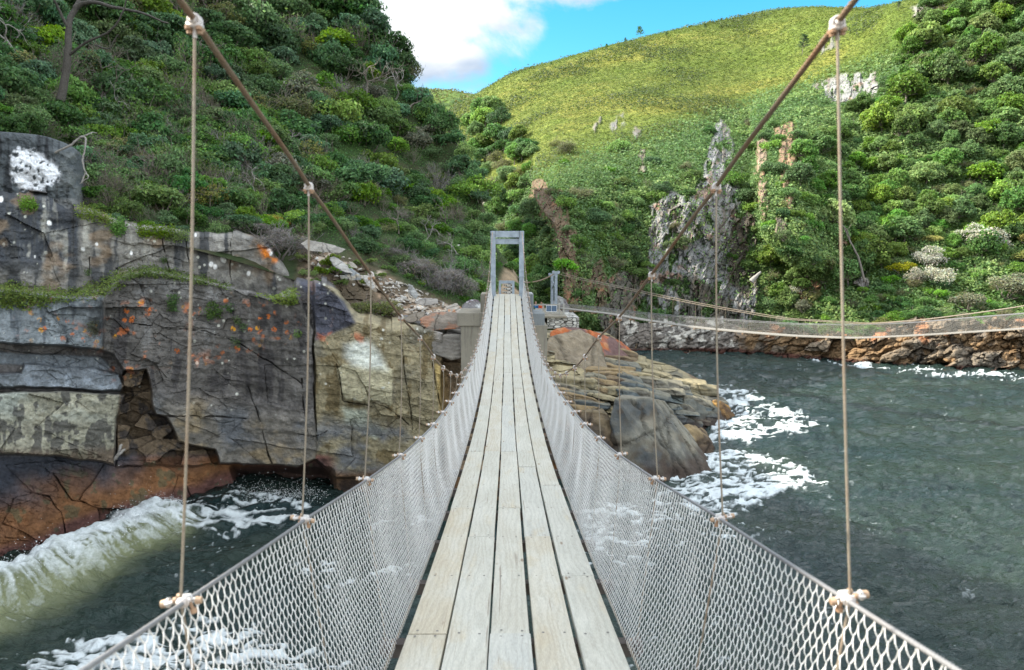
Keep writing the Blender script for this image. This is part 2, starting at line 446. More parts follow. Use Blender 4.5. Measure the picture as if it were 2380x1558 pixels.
def f_cliff(px, py, d, P):
    wx = px + 5 * fbm(px / 45, py / 45, o=3, seed=1); wy = py + 5 * fbm(px / 45, py / 45, o=3, seed=2)
    push = np.zeros(px.shape)
    M = lambda poly, f=3.0: pmask(wx, wy, poly, f)
    up = M(LEDGE + [(690,640),(660,560),(560,500),(-500,380)])
    push -= 2.0 * up
    step = M([(-500,604),(0,602),(190,614),(230,628),(330,634),(330,700),(-500,700)]) * up
    push += .28 * step
    p2 = M([(-500,685),(0,680),(160,692),(244,690),(238,812),(100,800),(-500,790)])
    slab = M([(-500,868),(48,867),(56,846),(220,856),(276,871),(288,910),(56,900),(-500,898)])
    strip = M([(-500,812),(0,820),(235,828),(264,862),(200,856),(0,846),(-500,846)])
    p5 = M([(-500,908),(0,912),(164,912),(290,918),(268,975),(266,1081),(230,1075),(130,1060),(0,1054),(-500,1040)])
    p7 = M([(238,700),(292,640),(350,632),(420,642),(540,667),(620,692),(690,684),(728,765),(735,1068),(690,1088),(640,1080),(510,1080),(497,1046),(440,1036),(415,1026),(405,995),(385,965),(362,962),(338,862),(285,862),(262,822),(238,815)])
    p8 = M([(728,650),(850,700),(1030,775),(1020,1085),(900,1110),(780,1112),(735,1068)])
    rec = M([(545,1092),(640,1088),(770,1098),(770,1175),(560,1170)], 12)
    stair = M([(288,862),(340,862),(362,960),(386,966),(405,996),(420,1030),(497,1046),(510,1080),(270,1085),(268,975)], 4)
    push += .95 * p2 + .55 * slab + .10 * strip + 1.5 * p5 + 1.35 * p7 + 1.2 * p8 - 1.8 * rec
    # stair of small blocks
    f1, gap, cid = voro((wx + .25 * wy) / 46, wy / 30, 5, .75)
    push += stair * ((cid - .35) * 1.2)
    # broad sloping foot of the cliff
    push += sstep(1150, 1330, py - .0 * px) * .8 * sstep(520, 300, px)
    # bedded blocks, bedding dips gently to the right
    bx, by = wx - .18 * wy, wy - .10 * wx
    f1, gap, cid = voro(bx / 210, by / 88, 11, .8)
    push += (cid - .5) * .36 - .04 * sstep(.010, .0, gap)
    f1, g2, c2 = voro(bx / 74, by / 30, 12, .85)
    rough_zone = np.clip(fbm(px / 170, py / 120, o=2, seed=9) * 2.2 + .05 + stair + .5 * p8, 0, 1)
    push += rough_zone * ((c2 - .5) * .22 - .02 * sstep(.02, 0, g2))
    f1, g3, c3 = voro(bx / 27, by / 13, 13, .9)
    push += rough_zone * ((c3 - .5) * .08 - .03 * sstep(.08, 0, g3))
    band = vn(by / 9, bx / 400, seed=14); push += .035 * band
    push += .30 * fbm(px / 120, py / 90, o=5, seed=3) + .08 * fbm(px / 14, py / 11, o=4, seed=4) + .05 * (np.abs(fbm(bx / 60, by / 16, o=4, seed=7)) - .2)
    # named cracks
    crk = np.full(px.shape, 99.0)
    for pts, w in (([(577,900),(600,960),(612,1010),(625,1060),(636,1092)], 2.4), ([(700,880),(706,940),(710,975),(713,1016)], 3.0),
                   ([(388,964),(470,970),(570,972)], 3.0), ([(300,752),(400,762),(480,772),(560,800),(640,850),(700,890)], 1.6),
                   ([(207,600),(215,684)], 2.2), ([(375,556),(384,600),(396,642)], 2), ([(432,560),(445,640)], 1.8), ([(535,552),(538,668)], 2),
                   ([(55,1142),(115,1155),(140,1190),(152,1240),(165,1300)], 2.2), ([(122,1100),(140,1130),(165,1165),(240,1175),(270,1200),(320,1225)], 2.6),
                   ([(730,760),(728,860),(735,1000)], 3), ([(690,1010),(730,1014),(760,1002)], 2.6), ([(434,1130),(440,1145),(452,1160),(458,1172)], 2),
                   ([(867,934),(905,950),(950,990)], 2.6), ([(930,780),(945,880),(960,1000)], 2.4), ([(1005,840),(1015,900),(1030,1000)], 3), ([(780,846),(790,880),(798,930),(867,945)], 2)):
        crk = np.minimum(crk, line_d(wx, wy, pts) / w)
    crk = crk + .5 + .7 * fbm(px / 26, py / 26, o=2, seed=6)
    push -= .28 * sstep(1.2, .2, crk)
    push -= .0 * px
    # slabs proud of the beige wall
    b1 = pmask(wx + 8 * fbm(px / 18, py / 18, o=3, seed=19), wy + 8 * fbm(px / 16, py / 22, o=3, seed=20), [(782,852),(820,846),(848,858),(880,846),(912,856),(918,905),(905,944),(880,930),(850,938),(800,926),(790,895)], 3)
    push += .16 * b1
    # ---------------- colour
    n1 = fbm(px / 90, py / 70, o=5, seed=21); n2 = fbm(px / 22, py / 22, o=4, seed=22)
    streak = .75 * fbm((px + 6 * n2) / 17, py / 150, o=4, seed=23) + .35 * fbm((px - 5 * n2) / 60, py / 110, o=3, seed=26); fine = fbm(px / 6, py / 6, o=2, seed=24)
    c = np.broadcast_to(shade((92,88,86)), px.shape + (3,)).copy()
    # upper tier
    c = blend(c, up, shade((112,108,102)))
    c = blend(c, up * sstep(190, 175, wx) * sstep(660,600,wy + 0 * wx), shade((58,60,64)))
    c = blend(c, up * sstep(.0, .30, streak + .25 * n1), shade((62,62,62)))
    c = blend(c, up * sstep(.2, .6, -streak + .3 * n2 - .3 * n1) * .6, shade((150,146,136)))
    c = blend(c, up * sstep(.15, .45, fbm(px / 60, py / 40, o=3, seed=25)) * .6, shade((120,100,78)))
    # middle tier left
    c = blend(c, p2, shade((112,116,118))); c = blend(c, p2 * sstep(.1, .4, streak), shade((80,84,88)))
    mid = p7 * sstep(915, 860, wy - .12 * wx + 30)
    c = blend(c, mid, shade((84,80,76))); c = blend(c, mid * sstep(.05, .35, streak + .3 * n1), shade((60,57,56)))
    c = blend(c, mid * sstep(.25, .55, -streak) * .4, shade((120,118,116)))
    c = blend(c, mid * sstep(720, 660, wy) * sstep(-.1,.3,n2) * .6, shade((112,110,108)))
    low = p7 * sstep(880, 940, wy - .12 * wx + 30)
    c = blend(c, low, shade((98,93,86))); c = blend(c, low * sstep(.0, .35, n1), shade((84,85,87)))
    c = blend(c, low * sstep(.1, .4, -n1) * .8, shade((132,116,90)))
    # steps and slab
    c = blend(c, np.clip(strip + slab, 0, 1), shade((106,110,114))); c = blend(c, slab * sstep(.1, .4, n2), shade((120,125,131)))
    c = blend(c, p5, shade((132,128,112))); c = blend(c, p5 * sstep(1000, 940, wy) * sstep(-.1, .2, n1), shade((138,140,130)))
    c = blend(c, p5 * sstep(.05, .2, streak * .5 + n2 * .6 + .16 * sstep(940, 1010, wy) - .05) * .85, shade((60,58,56)))
    c = blend(c, p5 * sstep(1030, 1060, wy) * .6, shade((90,74,58)))
    c = blend(c, stair, shade((96,82,66))); c = blend(c, stair * sstep(0, .3, n2), shade((62,56,52)))
    # beige right wall
    c = blend(c, p8, shade((126,116,92))); c = blend(c, p8 * sstep(.05, .4, n1), shade((106,100,86)))
    c = blend(c, p8 * sstep(.1, .35, streak + n2 * .5), shade((96,84,60)))
    c = blend(c, b1 * .8, shade((160,152,126))); c = blend(c, M([(800,800),(850,790),(880,820),(900,860),(820,850),(800,830)], 12), shade((176,176,166)))
    c = blend(c, M([(796,946),(848,953),(860,985),(900,1000),(870,1020),(800,985)], 8) * .8, shade((150,154,140)))
    c = blend(c, M([(1012,845),(1040,850),(1048,935),(1040,980),(1020,960)], 6) * .8, shade((172,148,92)))
    c = blend(c, p8 * sstep(960, 1010, wy) * sstep(-.3, .1, n1), shade((92,92,92)))
    tower_base = sstep(1010, 1040, px) * sstep(770, 800, py)
    c = blend(c, tower_base * .8, shade((118,98,74)))
    c = blend(c, sstep(1000, 1020, px) * sstep(850, 770, py), shade((124,118,112)))
    dk = M([(690,650),(745,655),(800,700),(830,750),(735,790),(720,700)], 5)
    c = blend(c, dk, shade((70,70,78))); c = blend(c, dk * sstep(.1,.4,n2), shade((92,76,74)))
    # foot: slate grey above, rust and red at the tide line
    foot = sstep(1052, 1066, wy) * sstep(790, 740, px) * (1 - p5) * (1 - p7)
    c = blend(c, foot, shade((66,68,76)))
    tide = py - (1310 - .31 * px)                       # 0 at the waterline
    c = blend(c, foot * sstep(-190, -60, tide + 60 * n1), shade((116,80,52)))
    c = blend(c, foot * sstep(-60, -30, tide + 20 * n1), shade((90,62,56)))
    c = blend(c, foot * sstep(-22, -4, tide + 10 * n1), shade((52,38,36)))
    c = blend(c, foot * sstep(.34, .5, n2 + .3 * n1) * sstep(-220, -120, tide) * .6, shade((62,70,52)))
    wet = sstep(1085, 1110, wy) * sstep(740, 780, px)
    c = blend(c, wet, shade((92,70,50))); c = blend(c, wet * sstep(0,.3,n1), shade((54,44,38)))
    c = blend(c, rec, shade((58,44,38)))
    # white bird lime and pale lichen, orange and yellow lichen
    spot = voro(px / 15, py / 15, 31, 1.0)
    dens = fbm(px / 80, py / 60, o=2, seed=32)
    pale = sstep(.0, .10, (spot[2] - .78) * 1.3 - spot[0] + .02) * sstep(-.0, .3, dens) * sstep(1000, 900, py)
    c = blend(c, pale * .75, shade((186,184,172)))
    wv = voro((px + 3 * n2) / 26, (py + 5 * n2) / 30, 33, 1.0); whit = sstep(.0, .08, (wv[2] - .93) * 4.0 - wv[0]) * up
    c = blend(c, whit, (.75, .75, .73))
    o1 = voro((px + 4 * n2) / 19, (py + 4 * n2) / 19, 34, 1.0)
    od = pmask(px, py, [(40,690),(240,700),(290,690),(480,680),(560,700),(700,720),(660,800),(560,820),(420,850),(330,860),(270,870),(230,800),(60,780)], 30) * sstep(-.25, .25, fbm(px / 55, py / 45, o=2, seed=35))
    ora = sstep(.34 , .22, o1[0] + .10 * n2) * (o1[2] > .70) * od
    c = blend(c, ora * .8 * sstep(-.35, .0, fbm(px / 4, py / 4, o=2, seed=37)), np.where((o1[2] > .9)[..., None], lin(225,160,25) * 1.0, lin(208,112,40) * 1.0))
    smear = od * sstep(.25, .5, n2 + .3 * fbm(px / 9, py / 9, o=2, seed=36)) * .7
    c = blend(c, smear, lin(186,108,60))
    c = blend(c, pmask(px, py, [(600,570),(640,590),(650,610),(615,605)], 8) * sstep(0, .3, n2), lin(205,120,45))
    c = blend(c, M([(735,775),(800,765),(860,785),(900,790),(760,800)], 8) * sstep(.0, .3, n2) * .7, lin(176,100,70))
    c = blend(c, sstep(1.0, .2, crk) * .35, shade((52,46,42)))
    c *= (1 + .30 * n2 + .22 * fine)[..., None]
    return push, np.clip(c, .005, .85)
xs = np.concatenate([np.linspace(-2000, -260, 120, endpoint=False), np.linspace(-260, 1080, 900), np.linspace(1084, 1200, 40)])
tp = np.concatenate([np.linspace(0, 5, 470), np.linspace(5, 6, 14)[1:]])
def crest_jag(Yg, t, Xg):
    j = 9 * fbm(Xg / 38, Xg * 0, o=3, seed=8) + 10 * (voro(Xg / 58, Xg * 0 + .5, 18, .9)[2] - .5)
    return Yg - j * sstep(3.4, 5, t)[:, None] * (Xg > -100) * sstep(1100, 1000, Xg)
m = grid_land('cliff', cliff_cols, xs, len(tp), f_cliff, tp, crest_jag)
ROCK = mat_attr_rock('cliff_rock', 1.6, .8, .85, .08, .32)
struct(m.build('sea_cliff', ROCK, smooth=False))

# ---- left hillside
hill_cols = {
 -6000: [(3600,3.5),(2600,4.5),(500,5.5),(-1500,7),(-3200,9),(-6000,12),(-2000,20)],  # columns far out of view, added and raised to keep sun off the bridge
 -13000: [(8000,2.0),(5600,2.4),(700,3.0),(-3500,3.8),(-7000,5),(-11500,6.5),(-3000,12)],
 -2600: [(1400,9),(900,11),(300,13),(-500,15),(-1500,18),(-2750,22),(-1400,35)],
 -1200: [(900,17),(500,19),(100,22),(-300,26),(-800,32),(-1150,38),(-600,60)],
 -400: [(560,27),(360,30),(150,36),(-100,42),(-380,52),(-620,62),(-200,95)],
 0: [(480,31),(330,33),(150,38),(0,43),(-200,52),(-420,66),(-100,100)],
 200: [(520,31.8),(480,33),(300,39),(100,47),(-100,56),(-330,70),(0,105)],
 450: [(580,33),(545,34.5),(400,40),(200,50),(0,60),(-230,74),(50,110)],
 680: [(650,33.4),(590,36),(440,44),(270,54),(80,66),(-120,78),(100,115)],
 830: [(715,33.5),(640,37),(480,46),(320,56),(150,67),(20,76),(150,110)],
 900: [(740,34),(665,38),(520,47),(390,56),(245,65),(105,74),(240,105)],
 1000: [(765,33.5),(700,38),(580,47),(480,54),(370,62),(272,68),(400,95)],
 1080: [(780,33.5),(715,39),(620,46),(540,52),(450,58),(362,62),(480,85)],
 1130: [(785,33.5),(722,40),(660,46),(610,50),(555,53),(500,56),(600,75)],
 1150: [(788,34),(724,41),(680,46),(640,50),(600,52),(565,54),(640,70)],
 1200: [(790,36),(726,43),(700,46),(672,50),(650,52),(637,54),(690,68)],
 1260: [(800,40),(775,46),(765,48),(758,50),(752,52),(748,54),(770,66)],
}
RUBBLE = [(690,650),(700,545),(740,570),(800,600),(870,620),(950,665),(1040,700),(1110,735),(1130,790),(800,760)]
def f_hill(px, py, d, P):
    x, y, z = P[..., 0], P[..., 1], P[..., 2]
    n = fbm(x / 6, y / 6, z / 6, o=4, seed=41); n2 = fbm(x / 1.4, y / 1.4, z / 1.4, o=3, seed=42)
    edge = sstep(0, 30, 0 * py + 40)
    push = 1.3 * n + .22 * n2
    rb = pmask(px, py, RUBBLE, 14)
    f1, g, c = voro(px / 13, py / 8, 43, 1.0); f1b, gb, cb = voro(px / 34, py / 18, 44, 1.0)
    push = push * (1 - .8 * rb) + rb * ((c - .4) * .30 * (cb > .3) + (cb - .5) * .35)
    col = np.broadcast_to(lin(50,64,34) * .8, px.shape + (3,)).copy()
    col = blend(col, sstep(-.1, .4, n2), lin(60,60,40)); col = blend(col, sstep(.1, .4, n), lin(44,64,26))
    path = pmask(px, py, [(1150,730),(1150,690),(1165,640),(1180,610),(1200,630),(1215,690),(1220,730)], 8)
    col = blend(col, np.clip(path, 0, 1), lin(128,112,92) * 1.1)
    sand = rb * sstep(-.25, .1, fbm(px / 40, py / 26, o=3, seed=46) + .55 * pmask(px, py, [(800,610),(950,660),(1050,720),(1060,760),(960,745),(900,700)], 20) - .25)
    col = blend(col, rb * .8, lin(88,74,60)); col = blend(col, sand * sstep(.45, .7, c) * .8, lin(176,162,146)); col = blend(col, sand * (c < .3) * .6, lin(140,118,98))
    return push, np.clip(col, .01, .8)
xs = np.concatenate([np.concatenate([np.linspace(-13000, -6000, 60, endpoint=False), np.linspace(-6000, -200, 220, endpoint=False)]), np.linspace(-200, 1260, 560)])
tp = np.concatenate([np.linspace(0, 5, 330), np.linspace(5, 6, 20)[1:]])
m = grid_land('hill', hill_cols, xs, len(tp), f_hill, tp)
SOIL = mat_attr_rock('hill_soil', 1.2, .8, .95, .1)
struct(m.build('hillside', SOIL, smooth=False))

# ---- hills across the river mouth
right_cols = {
 950: [(745,80),(650,98),(560,118),(480,140),(415,160),(370,185),(345,215),(450,300)],
 1030: [(745,80),(650,98),(560,118),(475,138),(400,158),(330,185),(272,218),(400,300)],
 1100: [(745,80),(650,98),(550,115),(450,132),(360,155),(290,185),(224,222),(350,300)],
 1200: [(745,80),(640,95),(530,108),(430,122),(330,145),(240,180),(168,226),(300,320)],
 1300: [(780,82),(640,88),(530,96),(420,108),(310,135),(210,178),(140,228),(280,320)],
 1450: [(822,81),(680,86),(550,92),(430,101),(310,125),(190,175),(99,232),(250,330)],
 1600: [(822,81),(690,85),(560,90),(430,97),(310,120),(180,172),(64,235),(220,330)],
 1720: [(824,81),(700,86),(570,92),(440,101),(310,125),(170,174),(40,238),(200,330)],
 1800: [(830,80),(690,86),(560,92),(430,102),(300,125),(160,170),(24,230),(180,320)],
 1900: [(835,78),(695,84),(560,92),(425,102),(290,122),(150,158),(17,212),(170,300)],
 2000: [(845,75),(700,82),(560,91),(420,102),(280,118),(150,145),(22,186),(150,280)],
 2100: [(855,72),(700,80),(550,90),(400,101),(260,115),(120,135),(2,162),(150,250)],
 2380: [(885,67),(720,76),(560,86),(400,97),(240,110),(80,125),(-80,145),(100,220)],
 2700: [(920,62),(740,72),(560,82),(380,93),(200,105),(20,120),(-160,140),(60,200)],
 3400: [(1000,54),(760,62),(560,74),(360,85),(150,98),(-60,112),(-260,130),(0,190)],
 4600: [(1150,44),(800,52),(560,62),(300,74),(40,88),(-220,100),(-450,120),(-100,170)],
}
SPUR_E = [(1752,250),(1760,330),(1757,400),(1765,470),(1775,520),(1800,560),(1850,600),(2000,640),(2050,500),(2000,300),(1900,200),(1800,210)]
SPUR_D = [(1236,330),(1240,420),(1243,470),(1262,495),(1285,520),(1298,580),(1308,640),(1318,720),(1500,840),(1600,840),(1600,420),(1500,330),(1300,290)]
CLIFFS_R = [([(1505,560),(1515,480),(1555,440),(1600,455),(1636,420),(1650,330),(1672,275),(1702,300),(1704,400),(1745,520),(1764,640),(1750,830),(1460,830),(1480,720),(1530,690),(1500,640)], (168,168,166)),
            ([(1395,760),(1380,700),(1420,640),(1500,620),(1560,640),(1620,640),(1700,700),(1742,760),(1742,830),(1400,830)], (120,116,106)),
            ([(1545,650),(1570,640),(1585,700),(1575,735),(1550,720)], (188,188,184)), ([(1500,640),(1530,600),(1560,620),(1550,740),(1500,740)], (160,160,156)),
            ([(1234,418),(1266,424),(1302,475),(1338,545),(1346,650),(1330,750),(1298,750),(1310,640),(1284,548),(1238,482)], (150,126,102)), ([(1234,418),(1266,424),(1302,475),(1338,545),(1346,650),(1330,750),(1298,750),(1310,640),(1284,548),(1238,482)], (142,120,98)),
            ([(1300,440),(1318,450),(1325,520),(1310,500)], (132,112,92)),
            ([(1757,330),(1772,308),(1784,345),(1776,400),(1782,450),(1792,500),(1772,525),(1757,470)], (186,162,138)), ([(1796,302),(1822,290),(1848,284),(1846,330),(1852,372),(1836,430),(1849,500),(1828,484),(1812,420),(1806,360)], (178,148,120)), ([(1800,500),(1830,515),(1825,560),(1805,545)], (160,146,128)),
            ([(1880,200),(1960,170),(2030,165),(2045,215),(2000,245),(1930,235)], (168,168,164)), ([(1900,95),(1935,80),(1940,110),(1905,125)], (146,144,138)),
            ([(1420,288),(1432,276),(1450,264),(1452,284),(1440,300),(1426,306)], (140,140,136)), ([(1464,306),(1478,296),(1490,302),(1486,316),(1470,320)], (140,138,134)),
            ([(1375,295),(1400,262),(1412,278),(1385,312)], (140,136,126)), ([(1485,345),(1500,335),(1500,395),(1488,400)], (150,142,128)),
            ([(1080,405),(1115,410),(1128,470),(1112,490),(1085,460)], (180,172,164)), ([(1135,460),(1150,455),(1153,490),(1140,495)], (150,146,138)), ([(1170,455),(1185,458),(1185,490),(1172,485)], (130,128,118)),
            ([(1700,480),(1757,500),(1765,640),(1740,700),(1690,650),(1700,560)], (110,102,92)),
            ([(1330,640),(1400,600),(1420,700),(1380,730),(1330,730)], (122,106,84)),
            ([(2085,500),(2098,470),(2104,540),(2095,560)], (120,100,76)),
            ([(1990,650),(2008,630),(2020,655),(2010,680)], (170,164,158)), ([(1840,640),(1900,640),(1910,680),(1850,700)], (140,112,84)),
            ([(2120,20),(2180,0),(2190,30),(2130,40)], (168,164,158)), ([(1950,560),(1975,555),(1965,600),(1950,600)], (160,130,104))]
def cliff_mask_r(px, py):
    w = 7 * fbm(px / 30, py / 30, o=3, seed=57)
    t = 9 * fbm(px / 14, py / 14, o=3, seed=58)
    br = sstep(-.30, -.05, .6 * fbm(px / 12, py / 20, o=3, seed=61) + .7 * fbm((px + .35 * py) / 26, py / 120, o=3, seed=66) + .02)
    return [pmask(px + w + t, py - w + t * .5, p, 5) * (np.maximum(br, .85) if p[0] == (1234,418) else br) for p, c in CLIFFS_R]
def f_right(px, py, d, P):
    x, y, z = P[..., 0], P[..., 1], P[..., 2]
    n = fbm(x / 16, y / 16, z / 16, o=4, seed=51); n2 = fbm(x / 3.2, y / 3.2, z / 3.2, o=3, seed=52)
    push = 3.0 * n * sstep(70, 110, d) + .55 * n2 + 8 * fbm((x + .5 * z) / 46, (y - .3 * z) / 60, z / 90, o=3, seed=50) * sstep(100, 150, d) * sstep(250, 200, d)
    wx = px + 7 * fbm(px / 40, py / 40, o=3, seed=53); wy = py + 7 * fbm(px / 40, py / 40, o=3, seed=54)
    push += 12 * pmask(wx, wy, SPUR_E, 4) * sstep(2010, 1830, wx) * sstep(150, 300, wy)
    push += 11 * pmask(wx, wy, SPUR_D, 4) * sstep(1500, 1290, wx) * sstep(320, 420, wy) * sstep(840, 780, wy)
    f1, g, c = voro((px + .3 * py + 5 * n2) / 14, (py + 6 * n2) / 40, 55, .9); f2, g2, c2 = voro((px + .3 * py) / 5, py / 12, 56, .9)
    grass = sstep(-20, 60, (430 - .33 * (px - 1240)) * 1.0 - py + 40 * n)          # the open heath above
    grass *= sstep(2150, 1950, px + 60 * n + .9 * (py - 100))
    g1 = fbm(x / 30, y / 30, z / 30, o=3, seed=59)
    col = np.broadcast_to(lin(72,98,34) * .75, px.shape + (3,)).copy()
    heath = np.broadcast_to(lin(128,140,60) * .62, px.shape + (3,)).copy()
    heath = blend(heath, sstep(-.1, .35, n2 * .6 + g1), lin(116,134,54) * .6); heath = blend(heath, sstep(.05, .4, -g1 + .3 * n2) * .7, lin(160,156,72) * .6)
    heath = blend(heath, sstep(.15, .4, fbm(x / 5, y / 5, z / 5, o=3, seed=60)) * .5, lin(96,116,40) * .8)
    col = col * (1 - grass[..., None]) + heath * grass[..., None]
    rockm = np.zeros(px.shape)
    for mk, (pl, cc) in zip(cliff_mask_r(px, py), CLIFFS_R):
        col = blend(col, mk, lin(*cc) * (.55 if len(CLIFFS_R) else 1)); rockm = np.maximum(rockm, mk)
    col = blend(col, rockm * sstep(.15, .45, fbm(px / 11, py / 30, o=3, seed=62)) * .6, lin(96,84,72))
    col = blend(col, rockm * sstep(.3, .55, fbm(px / 25, py / 25, o=3, seed=63)) * .4, lin(160,112,80))
    push += rockm * (1.0 + (c - .5) * 1.3 + (c2 - .5) * .5 - .5 * sstep(.05, 0, g) + .7 * fbm(px / 12, py / 26, o=4, seed=64))
    # bare rock at the waterline
    sh = sstep(768, 800, py + 14 * n2) * sstep(2450, 2400, px)
    col = blend(col, sh, lin(104,90,74)); push += sh * ((c2 - .5) * 1.2 + (c - .5) * 1.6)
    return push, np.clip(col, .01, .8)
xs = np.concatenate([np.linspace(950, 2480, 860), np.linspace(2484, 4600, 120)])
tp = np.concatenate([np.linspace(0, 6, 520), np.linspace(6, 7, 14)[1:]])
m = grid_land('right', right_cols, xs, len(tp), f_right, tp)
struct(m.build('hills', mat_attr_rock('far_ground', .35, .9, .95, .5, .3), smooth=False))

# ---- a last distant ridge up the valley
far_cols = {700: [(420,330),(300,380),(230,430),(300,520)], 1000: [(420,330),(280,380),(208,430),(300,520)], 1060: [(420,330),(280,380),(212,430),(300,520)], 1110: [(420,330),(290,380),(222,430),(300,520)], 1500: [(420,330),(300,380),(240,430),(320,520)]}
def f_far(px, py, d, P):
    x, y, z = P[..., 0], P[..., 1], P[..., 2]
    n = fbm(x / 9, y / 9, z / 9, o=4, seed=65)
    col = np.broadcast_to(lin(96,120,52) * .8, px.shape + (3,)).copy()
    col = blend(col, sstep(-.1, .3, n), lin(66,90,44) * .8)
    return 5 * n, col
m = grid_land('far', far_cols, np.linspace(700, 1500, 300), 120, f_far)
struct(m.build('far_hill', bpy.data.materials['far_ground'], smooth=False))

# ---- rocky shore on the far side
shore_cols = {
 1440: [(850,78),(822,78.6),(800,79),(780,79.4),(760,80),(745,81),(740,84.0)],
 1560: [(850,78),(820,78.6),(798,79),(778,79.4),(760,80),(748,81),(743,84.0)],
 1700: [(850,78),(819,78.6),(800,79),(782,79.4),(768,80),(756,81),(751,84.0)],
 1800: [(860,75),(829,76),(812,76.5),(795,77),(780,77.5),(766,78.5),(761,81.5)],
 1900: [(870,72),(838,73.4),(822,73.8),(805,74.4),(788,75),(772,76),(767,79.0)],
 2000: [(880,69),(848,70.4),(832,70.8),(812,71.4),(792,72),(776,73),(771,76.0)],
 2100: [(890,67),(855,68.6),(836,69),(810,69.6),(785,70.4),(758,71.6),(753,74.6)],
 2200: [(900,65.5),(860,67.3),(838,67.8),(806,68.4),(775,69.2),(742,70.4),(737,73.4)],
 2300: [(900,65),(864,66.2),(840,66.7),(806,67.4),(775,68.2),(744,69.4),(739,72.4)],
 2400: [(910,64),(870,65),(846,65.6),(810,66.3),(775,67.2),(742,68.4),(737,71.4)],
 2700: [(950,59),(900,60),(870,60.6),(825,61.3),(780,62.2),(735,63.4),(730,66.4)],
 3400: [(1050,50),(980,51),(930,51.6),(870,52.3),(800,53.2),(735,54.4),(730,57.4)],
}
def f_shore(px, py, d, P):
    w = 4 * fbm(px / 20, py / 20, o=3, seed=71)
    x2, y2 = px + .35 * py + w, py + w
    f1, g, c = voro(x2 / 46, (y2 + .12 * x2) / 24, 72, .9); f2, g2, c2 = voro(x2 / 17, (y2 + .2 * x2) / 9, 73, .9)
    big = sstep(1640, 1900, px)
    push = big * (np.sqrt(np.clip(1 - (f1 / .85) ** 2, 0, 1)) * 1.0 - .5 + (c - .5) * 2.4) + (np.sqrt(np.clip(1 - (f2 / .9) ** 2, 0, 1)) - .5) * .35 + (c2 - .5) * .8
    push += .5 * fbm(px / 30, py / 30, o=4, seed=74) + .12 * fbm(px / 5, py / 5, o=2, seed=76)
    n = fbm(px / 34, py / 26, o=4, seed=75); n2 = fbm(px / 9, py / 9, o=3, seed=77)
    c0 = np.broadcast_to(lin(126,102,74) * .8, px.shape + (3,)).copy()
    c0 = blend(c0, sstep(.0, .3, n), lin(104,94,82) * .8); c0 = blend(c0, (c > .6) * .7, lin(112,104,92) * .8)
    c0 = blend(c0, sstep(1740, 1700, px + 20 * n2) * .85, lin(96,92,88) * 1.1)
    c0 = blend(c0, sstep(1740, 1700, px) * sstep(.1, .4, n2 + n), lin(150,146,138) * 1.1)
    top = sstep(.0, 1, (792 - .03 * (px - 2000) - py) / 26 + n * 2)
    c0 = blend(c0, top * sstep(1740, 1780, px) * .6 * sstep(.0, .3, fbm(px / 60, py / 60, o=2, seed=78)), lin(170,104,54) * .85)
    wl = np.interp(px, sorted(shore_cols), [shore_cols[k][1][0] for k in sorted(shore_cols)])
    c0 = blend(c0, sstep(-16, -5, py - wl + 4 * n2), lin(66,40,32)); 
    c0 *= (1 + .3 * n2)[..., None]
    return push, np.clip(c0, .01, .7)
def shore_jag(Yg, t, Xg):
    j = 14 * (voro(Xg / 30, Xg * 0 + .5, 68, .9)[2] - .45) + 9 * (voro(Xg / 11, Xg * 0 + .5, 69, .9)[2] - .5) + 8 * fbm(Xg / 60, Xg * 0, o=3, seed=67)
    return Yg - j * sstep(2.6, 5, t)[:, None]
m = grid_land('shore', shore_cols, np.concatenate([np.linspace(1440, 2480, 700), np.linspace(2484, 3400, 90)]), 150, f_shore, np.concatenate([np.linspace(0, 5, 120), np.linspace(5, 6, 31)[1:]]), shore_jag)
struct(m.build('rocky_shore', mat_attr_rock('shore_rock', .8, .6, .85, .12), smooth=False))

# ---- rock point below the far end of the bridge
point_cols = {
 1150: [(1250,31),(1150,32),(1020,33),(930,36),(860,41),(800,46),(775,50),(800,60)],
 1270: [(1250,31),(1145,32.3),(1030,33.5),(930,36.5),(860,41),(800,46),(768,50),(790,62)],
 1400: [(1240,31.8),(1125,33.6),(1020,34.8),(920,38.4),(868,43),(815,49.5),(772,55),(795,66)],
 1480: [(1220,32.6),(1110,34.8),(1010,36.4),(915,40),(872,45),(842,53),(826,62),(845,75)],
 1560: [(1120,36.5),(1060,38.5),(1000,40.3),(930,42.5),(890,48),(866,55),(850,62),(865,75)],
 1610: [(1080,39.5),(1035,41.2),(985,42.8),(932,44.8),(902,49),(884,55),(874,60),(890,70)],
 1650: [(1040,42),(1010,43.5),(970,44.6),(937,47),(914,50),(900,54),(896,57),(908,66)],
 1690: [(1010,44),(985,45.8),(970,46.6),(955,48.2),(945,50),(936,51.5),(933,53),(945,60)],
 1745: [(1010,46),(1000,47),(990,48),(985,49),(980,50),(975,51),(970,52),(980,56)],
 1800: [(1030,46),(1020,47),(1010,48),(1005,49),(1000,50),(995,51),(990,52),(1000,56)],
}
